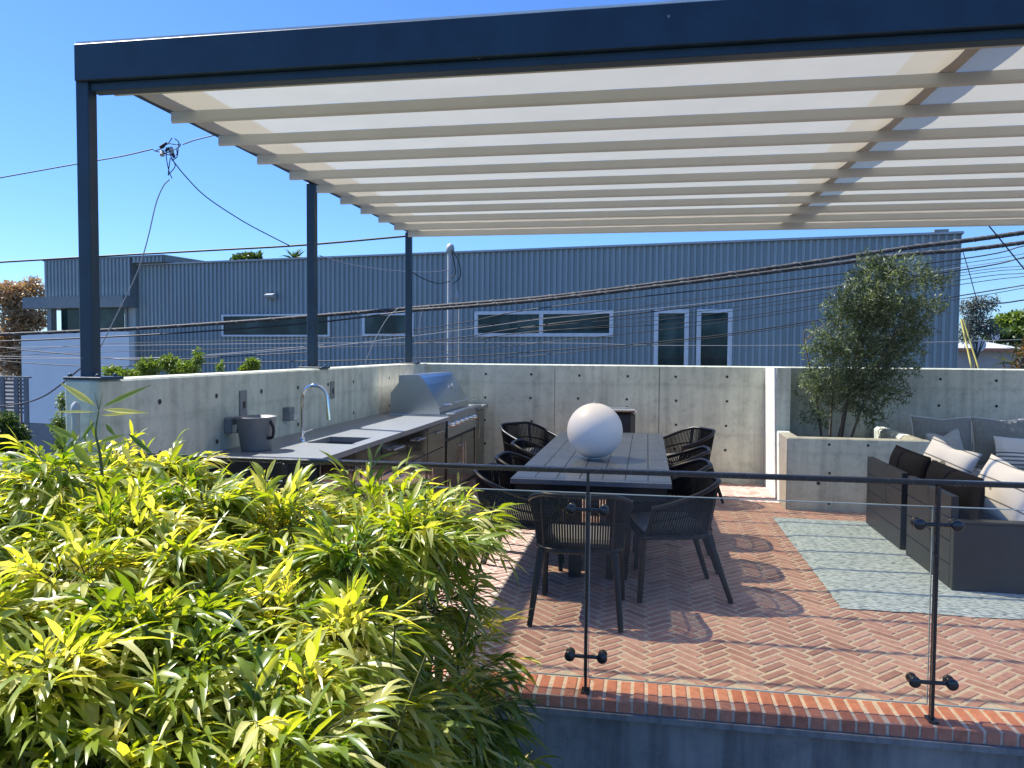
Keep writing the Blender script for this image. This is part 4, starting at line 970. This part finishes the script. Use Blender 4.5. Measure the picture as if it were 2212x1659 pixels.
MB().m('bark').tube([(0, 0, 0), (.05, 0, 2.), (0, 0, 4.6)], [.09, .07, .05], 8).build('trunk', ag)

# ================================================================== BLUE BUILDING
VB = ray(-3583, 724.); UB = -np.array([VB[0], VB[1]]); UB = UB / np.linalg.norm(UB)          # along the facade, left to right
FB0 = np.array([0., 19.0]); NBm = np.array([UB[1], -UB[0]])                                     # outward normal (towards the terrace)
if NBm[1] > 0: NBm = -NBm
def fac(px, py, off=0.):
    """facade coordinates (u, z) of a point seen in the photo"""
    r = ray(px, py); t = (np.dot(FB0 + NBm * off, NBm)) / (r[0] * NBm[0] + r[1] * NBm[1]); p = O + r * t
    return float(np.dot(p[:2] - FB0, UB)), float(p[2])
angB = math.atan2(UB[1], UB[0])
bd = thing('building', 'long blue grey building clad in vertical metal ribs beyond the wall', 'building', (FB0[0], FB0[1], 0), angB)
# local frame: x along the facade, -y towards the terrace, z up
uL, _ = fac(298, 700); uR, zR = fac(2078, 500); uR2, zR2 = fac(1200, 533); zT = (zR + zR2) / 2; _, zL = fac(372, 568)
zT = (zR + zR2 + zL) / 3
def ribs(mb, u0, u1, z0, z1, y, pitch=.15, skip=()):
    """ribbed sheet as one folded profile swept upward"""
    mb.m('siding'); prof = []; u = u0
    while u < u1 - .001:
        e = min(u + pitch, u1); prof += [(u, y), (u + .065, y), (u + .075, y - .045), (u + .135, y - .045), (u + .145, y)]
        u = e
    prof = [(min(p, u1), q) for p, q in prof] + [(u1, y)]
    n = len(prof); V = [(p, q, z0) for p, q in prof] + [(p, q, z1) for p, q in prof]
    mb.add(V, [[i, i + 1, n + i + 1, n + i] for i in range(n - 1)])
mb = MB().m('siding_fascia').box((uL, .06, -3), (uR, 9, zT - .05)); ribs(mb, uL, uR, -3, zT - .06, .05)
mb.m('siding').box((uR - .02, .04, -3), (uR + .005, 9.01, zT - .06)).m('siding').box((uL - .005, .04, -3), (uL + .02, 9.01, zT - .06))
mb.m('siding_fascia').box((uL - .01, -.03, zT - .06), (uR + .03, 9.03, zT)); mb.m('siding_trim').box((uL - .01, -.045, zT - .045), (uR + .035, -.0305, zT - .015))
mb.build('wall', bd)
def window(x0, y0, x1, y1, mull=(), zmin=None, fw=.075):
    u0, z1 = fac(x0, y0); u1, _ = fac(x1, y0); _, z0 = fac(x0, y1); z0 = z0 if zmin is None else zmin
    o = MB().m('window_glass').add([(u0, -.005, z0), (u1, -.005, z0), (u1, -.005, z1), (u0, -.005, z1)], [(0, 1, 2, 3)]).build('window', bd)
    f = MB().m('frame_white').box((u0 - .01, -.05, z1 - fw), (u1 + .01, .0, z1)).box((u0 - .01, -.05, z0), (u1 + .01, .0, z0 + fw)).box((u0 - .01, -.05, z0 + fw), (u0 + fw, .0, z1 - fw)).box((u1 - fw, -.05, z0 + fw), (u1 + .01, .0, z1 - fw))
    for m_ in mull: um, _ = fac(m_, y0); f.box((um - fw * .6, -.048, z0 + fw), (um + fw * .6, 0, z1 - fw))
    f.build('frame', o)
    return o
window(481, 680, 713, 727, (), None, .05); window(785, 677, 894, 726, (), None, .06); window(1027, 673, 1325, 727, (1170,), None, .085)
window(1415, 669, 1488, 800, (), -.6, .09); window(1507, 668, 1582, 800, (), -.6, .09)
u, z = fac(590, 640); MB().m('mast_grey').prism([(-.045, z - .09), (-.24, z - .02), (-.24, z + .03), (-.045, z + .09)], 0, u - .14, u + .14).build('wall_lamp', bd)
u, z = fac(1532, 517); MB().m('siding_fascia').lathe([(.3, -.16), (.3, .02), (.36, .03), (.34, .09), (.2, .12), (0, .125)], (u, 2.2, z - .03), 20).build('roof_vent', bd)
u, z = fac(2050, 492); MB().m('siding_fascia').box((u - .18, .6, zT - .02), (u + .1, .9, z + .06)).build('roof_vent', bd)
# raised box at the left end with its canopy, column and glazing
u0, z1 = fac(108, 563); u1, _ = fac(366, 560); _, z0 = fac(150, 643)
mb = MB().m('siding_fascia').box((u0, -.2, z0), (uL - .02, 6, z1 - .05)).box((uL - .0195, -.2, zT + .004), (u1, 6, z1 - .0505)); ribs(mb, u0, uL - .02, z0, z1 - .05, -.21); ribs(mb, uL + .03, u1, zT + .005, z1 - .05, -.21)
mb.m('siding_fascia').box((u0 - .02, -.26, z1 - .05), (u1 + .02, 6.02, z1)); mb.build('upper_volume', bd)
u2, zf1 = fac(82, 644); u3, zf0 = fac(296, 665); MB().m('siding_fascia').box((u2, -.55, zf0), (uL - .02, 3, z0 - .005)).build('canopy_slab', bd)
uc, _ = fac(130, 690); _, zb_ = fac(130, 712); MB().m('siding_fascia').box((uc - .09, -.4, -3), (uc + .09, -.2, zf0 - .002)).build('column', bd)
MB().m('siding').box((uL - .42, -.08, -3), (uL - .006, 3, zf0 - .004)).build('wall', bd)
ug0, _ = fac(138, 690); ug = MB().m('window_glass').add([(ug0, -.1, zb_ - .6), (uL - .43, -.1, zb_ - .6), (uL - .43, -.1, zf0 - .003), (ug0, -.1, zf0 - .003)], [(0, 1, 2, 3)]).build('window', bd)
ud, _ = fac(280, 690); MB().m('siding_fascia').box((ud - .05, -.14, zb_ - .6), (ud + .03, -.101, zf0 - .005)).build('frame', ug)
# white garden wall in front of it
u0, z1 = fac(58, 717, 1.0); u1, _ = fac(290, 712, 1.0); _, z0 = fac(100, 913, 1.0)
gw = thing('garden_wall', 'smooth white garden wall left of the blue building', 'wall', (FB0[0], FB0[1], 0), angB)
MB().m('white_render').box((u0, -1.2, z0), (u1, -1.0, z1)).build('panel', gw); MB().m('grey_render').box((u0 + .05, -1.19, -3), (u1, -1.01, z0 - .003)).build('plinth', gw)
# slatted fence
p0 = atY(-30, 815, 15.); p1 = atY(62, 815, 15.); _z0 = atY(30, 892, 15.)[2]
fn = thing('slat_fence', 'weathered grey slatted fence under the autumn tree', 'fence', (float(p0[0]), 15., 0)); L_ = float(p1[0] - p0[0]); zt_ = float(p0[2])
mb = MB().m('fence_grey')
for k in range(9): mb.box((0, -.02, _z0 + k * (zt_ - _z0) / 9), (L_, .0, _z0 + k * (zt_ - _z0) / 9 + .045))
mb.box((0, -.05, zt_ - .005), (L_ + .03, .05, zt_ + .03)); mb.build('slats', fn)
for t in (0, .42, .74, .97): MB().m('fence_grey').box((L_ * t - .05, -.06, -3), (L_ * t + .05, -.021, zt_ - .006)).build('fence_post', fn)
# ledge left of the wall
tag(MB().m('concrete_dark').box((-5.2, 4.1, -.3), (-3.35, 4.55, .93), .01).build('concrete_ledge'), 'low concrete ledge left of the corner post behind the bamboo', 'wall')

# ================================================================== MASTS AND CABLES
def mast(px, ytop, Y, r, label, head=True):
    b0 = atY(px, ytop, Y); o = thing('service_mast', label, 'mast', (float(b0[0]), Y, -3)); h = float(b0[2]) + 3
    MB().m('mast_grey').tube([(0, 0, 0), (0, 0, h)], r, 12).build('pole', o)
    MB().m('mast_grey').lathe([(r, -.02), (r * 1.55, .0), (r * 1.6, .1), (r * 1.2, .17), (r * .4, .2)], (.01, -.01, h), 14).build('weatherhead', o)
    return o, h
YM = 17.6
o1, h1 = mast(972, 545, YM, .062, 'tall grey service mast in front of the blue building with looped wires', True)
mb = MB().m('cable')
for pts in (((.06, -.08, h1 + .05), (.22, -.1, h1 - .2), (.28, -.1, h1 - .55), (.1, -.1, h1 - .75)), ((.06, -.06, h1 + .0), (.14, -.1, h1 - .3), (.16, -.1, h1 - .5), (.04, -.1, h1 - .6))): mb.tube(catmull(pts, 5), .012, 5)
mb.build('wire_loop', o1)
mast(985.5, 648, YM + .05, .035, 'thin grey pipe mast close beside the tall service mast'); mast(992.5, 665, YM + .1, .028, 'thinnest and shortest grey pipe mast, rightmost beside the tall mast')

def cable(label, pts, Y, r, material='cable', name='overhead_cable', group='overhead cables behind the terrace'):
    """pts in photo coordinates; Y = distance (number, or one per point)"""
    Ys = list(Y) if hasattr(Y, '__len__') else [Y] * len(pts); pts = list(pts)
    if pts[-1][0] > 2240:                                # carry the line on to the poles beyond the frame
        (xa, ya), (xb, yb2) = pts[-2], pts[-1]; k = 520 / max(abs(xb - xa), 60); pts.append((xb + (xb - xa) * k, yb2 + (yb2 - ya) * k)); Ys.append(Ys[-1])
    if pts[0][0] < -30:
        (xa, ya), (xb, yb2) = pts[1], pts[0]; k = 520 / max(abs(xb - xa), 60); pts.insert(0, (xb + (xb - xa) * k, yb2 + (yb2 - ya) * k)); Ys.insert(0, Ys[0])
    P3 = [atY(p[0], p[1], y) for p, y in zip(pts, Ys)]
    o = tag(MB().m(material).tube(catmull(P3, 6), r, 8).build(name), label, 'cable', group)
    if material == 'cable_bundle':                       # lashing wire wound round the bundle
        C = np.array(catmull(P3, 60)); a_ = np.arange(len(C)) * .55
        MB().m('fence_grey').tube(C + np.stack([0 * a_, np.cos(a_), np.sin(a_)], 1) * (r + .002), .0045, 4, cap=False).build('lashing_wire', o)
    return o
cable('thickest lashed bundle of cables rising across the blue building, its upper strand', [(-60, 725), (250, 712), (480, 698), (700, 681), (975, 659), (1200, 640), (1500, 602), (1750, 567), (1950, 537), (2100, 518), (2300, 490)], np.linspace(14.5, 12.5, 11), .036, 'cable_bundle')
cable('thick lashed bundle just under the uppermost strand, drooping more at the right', [(880, 671), (1000, 663), (1200, 645), (1500, 609), (1750, 577), (1950, 551), (2100, 538), (2300, 512)], np.linspace(13.5, 12.4, 8), .032, 'cable_bundle')
cable('black cable just below the main bundle on the left, meeting it near the third post', [(-60, 740), (250, 727), (480, 713), (690, 696), (820, 680), (930, 666)], np.linspace(14.4, 13.6, 6), .016)
cable('upper black cable crossing the sky on the left, vanishing behind the canopy', [(-60, 570), (210, 554), (450, 541), (660, 529), (900, 508), (1050, 494)], 14., .019)
cable('highest wire on the left running into the tangled splice from the left edge', [(-60, 394), (0, 384), (150, 357), (260, 338), (330, 322)], 13., .011)
cable('short taut wire from the tangled splice up to the canopy corner', [(395, 312), (420, 303), (455, 294), (520, 278)], 13., .010)
cable('pale slack wire hanging steeply from the splice behind the corner post', [(366, 388), (353, 402), (337, 440), (318, 520), (296, 590), (255, 675), (214, 755)], np.linspace(13, 13.4, 7), .011, 'cable_grey')
cable('dark slack wire falling rightwards from the splice to the second post', [(372, 345), (400, 380), (445, 425), (520, 475), (575, 505), (628, 532)], np.linspace(13, 14, 6), .010)
cable('black drooping wire from the corner post down to the left edge', [(175, 795), (165, 803), (130, 832), (90, 858), (40, 873), (-40, 880)], np.linspace(9, 9.8, 6), .010)
cable('thin sagging wire passing low behind the corner post', [(-60, 742), (60, 757), (163, 766), (300, 778), (460, 772), (680, 760)], 14., .009)
cable('second thin sagging wire low behind the corner post', [(-60, 768), (100, 772), (300, 774), (480, 764), (700, 745)], 14.1, .006, 'cable_grey')
cable('thin service wire from the second post to the tall mast\'s top bracket', [(690, 552), (760, 572), (850, 585), (925, 588), (970, 584)], np.linspace(14, 17.5, 5), .009, 'cable_grey')
cable('short dark wire curling under the tall mast\'s bracket', [(890, 588), (915, 602), (945, 612), (972, 608)], np.linspace(16, 17.5, 4), .010)
cable('pale diagonal wire dropping steeply between the second and third posts', [(862, 664), (835, 690), (810, 735), (788, 785)], 13.6, .007, 'cable_grey')
cable('pale wire dropping along the third post\'s right side', [(915, 664), (908, 690), (902, 740), (899, 783)], 13.6, .006, 'cable_grey')
# the fan of thin cables that crosses the building and opens in the sky at the right
fan = [(531, 559, 622, 668, 712, 728, .011), (548, 569, 640, 690, 722, 735, .006), (556, 583, 655, 705, 740, 752, .012), (574, 589, 668, 707, 738, 744, .006), (581, 595, 676, 718, 746, 752, .006), (590, 604, 690, 716, 752, 760, .007), (597, 614, 697, 742, 764, 772, .007), (616, 638, 724, 760, 776, 782, .011), (622, 645, 728, 768, 783, 786, .007)]
ordn = ['topmost', 'second', 'third', 'fourth', 'fifth', 'sixth', 'seventh', 'eighth', 'lowest']
for k, (yr, yb_, y1, y2, y3, y4, r_) in enumerate(fan):
    uu = [(2300, yr - 14), (2212, yr), (2079, yb_), (1555, y1), (1150, y2)]; yy_ = list(np.linspace(12.4, 13.6, 5) + k * .07)
    if k in (1, 4, 7): uu += [(850, y3), (560, y4), (200, y4 + 9), (-60, 768 + k)]; yy_ += list(np.linspace(13.8, 14.9, 4) + k * .07)
    else:
        r9 = ray(893, y3); t9 = np.dot(FB0 + NBm * .05, NBm) / (r9[0] * NBm[0] + r9[1] * NBm[1]); uu += [(1000, (y2 + 2 * y3) / 3), (893, y3)]; yy_ += [16., r9[1] * t9]
    cable(f'thin cable before the blue building, {ordn[k]} of nine fanning into the right sky', uu, yy_, r_ * .85, 'cable' if k % 3 else 'cable')
cable('short low wire crossing the sky at the right above the distant trees', [(2118, 652), (2160, 655), (2212, 648), (2280, 638)], 22., .018)
cable('level pale wire crossing the tall windows of the blue building', [(-60, 752), (600, 742), (1180, 741), (1415, 746), (1700, 746), (1900, 741), (2075, 738), (2300, 730)], 15., .006, 'cable_grey')
cable('pale wire crossing the strip window from lower left to upper right', [(-60, 775), (350, 772), (690, 750), (1000, 712), (1180, 688), (1400, 668), (1650, 640), (1950, 596), (2300, 545)], 14.6, .006, 'cable_grey')
cable('steep dark guy wire crossing the sky in the upper right corner', [(2120, 470), (2138, 490), (2175, 535), (2260, 640)], 12., .009)
cable('thin guy wire falling beside the blue building\'s right corner', [(2079, 540), (2094, 590), (2111, 652), (2135, 735)], 13., .006)
gw_ = thing('guy_wire', 'pair of yellow guarded guy wires slanting down right of the building', 'guy wire', tuple(atY(2105, 790, 13.) * np.array([1, 1, 0]) + np.array([0, 0, -3.])))
L0 = np.array(gw_.location)
for dx in (0, 14):
    a_ = atY(2076 + dx * .3, 690, 13.2) - L0; b_ = atY(2098 + dx, 790, 13.) - L0; d = b_ - a_; e_ = b_ + d * ((0 - b_[2]) / d[2])
    MB().m('guard_yellow').tube([a_, e_], .014, 6).build('guard', gw_)
# tangled splice
sc_ = atY(362, 322, 13.); sp_ = thing('wire_splice', 'tangled knot of wires and connectors hanging in the sky beside the corner post', 'splice', tuple(sc_))
kpx = 13. / FPX
def lp(dx, dy): return np.array([dx * kpx, rng.normal(0, .03), -dy * kpx])
mb = MB().m('cable')
for pts in ([(-34, 3), (-12, -4), (0, -12), (22, -10), (34, -10)], [(-34, 3), (-10, 8), (12, 6), (30, -4), (34, -10)], [(-2, -12), (6, -22), (12, -25)], [(18, -24), (26, -16), (28, 0), (22, 18), (14, 28)], [(-6, -6), (-3, 20), (2, 52), (4, 66)], [(10, 22), (4, 48), (2, 62)], [(8, 20), (16, 30), (18, 42), (2, 62)], [(4, 10), (8, 20), (10, 24)], [(-16, 2), (-4, 12), (14, 10), (24, 2)]): mb.tube(catmull([lp(*p) for p in pts], 5), .009, 5)
mb.build('wires', sp_)
mb = MB().m('black_plastic')
for (a_, b_) in (((-18, -4), (0, -13)), ((-6, 3), (6, 0)), ((12, 12), (18, 20))): mb.tube([lp(*a_), lp(*b_)], .026, 8)
mb.m('mast_grey')
for (a_, b_) in (((-17, 4), (-13, 14)), ((6, -4), (10, 12))): mb.tube([lp(*a_), lp(*b_)], .045, 8)
mb.build('connectors', sp_)

# ================================================================== FAR RIGHT
p0 = atY(2060, 737, 32.); p1 = atY(2195, 737, 32.); _, _, zr0 = atY(2100, 752, 32.)
lb = thing('low_building', 'low pale building with a grey roof right of the blue building', 'building', (float(p0[0]), 32., -3)); L_ = float(p1[0] - p0[0])
MB().m('wall_far').box((0, 0, 0), (L_, 6, zr0 + 2.95)).build('wall', lb)
MB().m('roof_far').prism([(-.3, zr0 + 2.96), (3., float(p0[2]) + 3), (6.3, zr0 + 2.96)], 0, -.2, L_ + .3).build('roof', lb); MB().m('terracotta').box((-.2, -.34, zr0 + 2.88), (L_ + .3, -.301, zr0 + 3.0)).build('roof_edge', lb)
for lab, px, py, r_, Y in (('larger white satellite dish on the low grey roofed building', 2112, 745, .26, 31.6), ('smaller white satellite dish higher up near the sparse tree', 2148, 727, .17, 34.9)):
    p = atY(px, py, Y); do = thing('satellite_dish', lab, 'satellite dish', (float(p[0]), Y, float(p[2])))
    MB().m('dish_white').lathe([(r_, -.09), (r_ * .8, -.04), (r_ * .45, -.01), (0, 0), (0, .015), (r_ * .45, .005), (r_ * .8, -.025), (r_, -.075)], (0, 0, 0), 20, axis=1).build('dish', do)
    MB().m('mast_grey').tube([(0, .02, 0), (0, .05, -.85)], .025, 6).build('pole', do)
hl = MB().m('hill_green'); n = 40; Vv = []
for j in range(7):
    for k in range(n + 1):
        u = k / n; X = 40 + 330 * u; hgt = (10.5 * math.exp(-((u - .55) / .30) ** 2) + 1.6 * math.sin(23 * u) * math.exp(-((u - .5) / .4) ** 2) + .5 * math.sin(61 * u)); s_ = j / 6
        Vv.append((X, 230 + 80 * s_ - 40 * u, -3 + (hgt + 5) * math.sin(min(1, s_ * 1.3) * math.pi / 2) * (1 if s_ < .85 else .6)))
hl.add(Vv, [[j * (n + 1) + k, j * (n + 1) + k + 1, (j + 1) * (n + 1) + k + 1, (j + 1) * (n + 1) + k] for j in range(6) for k in range(n)], True)
kind(hl.build('hill'), 'structure')
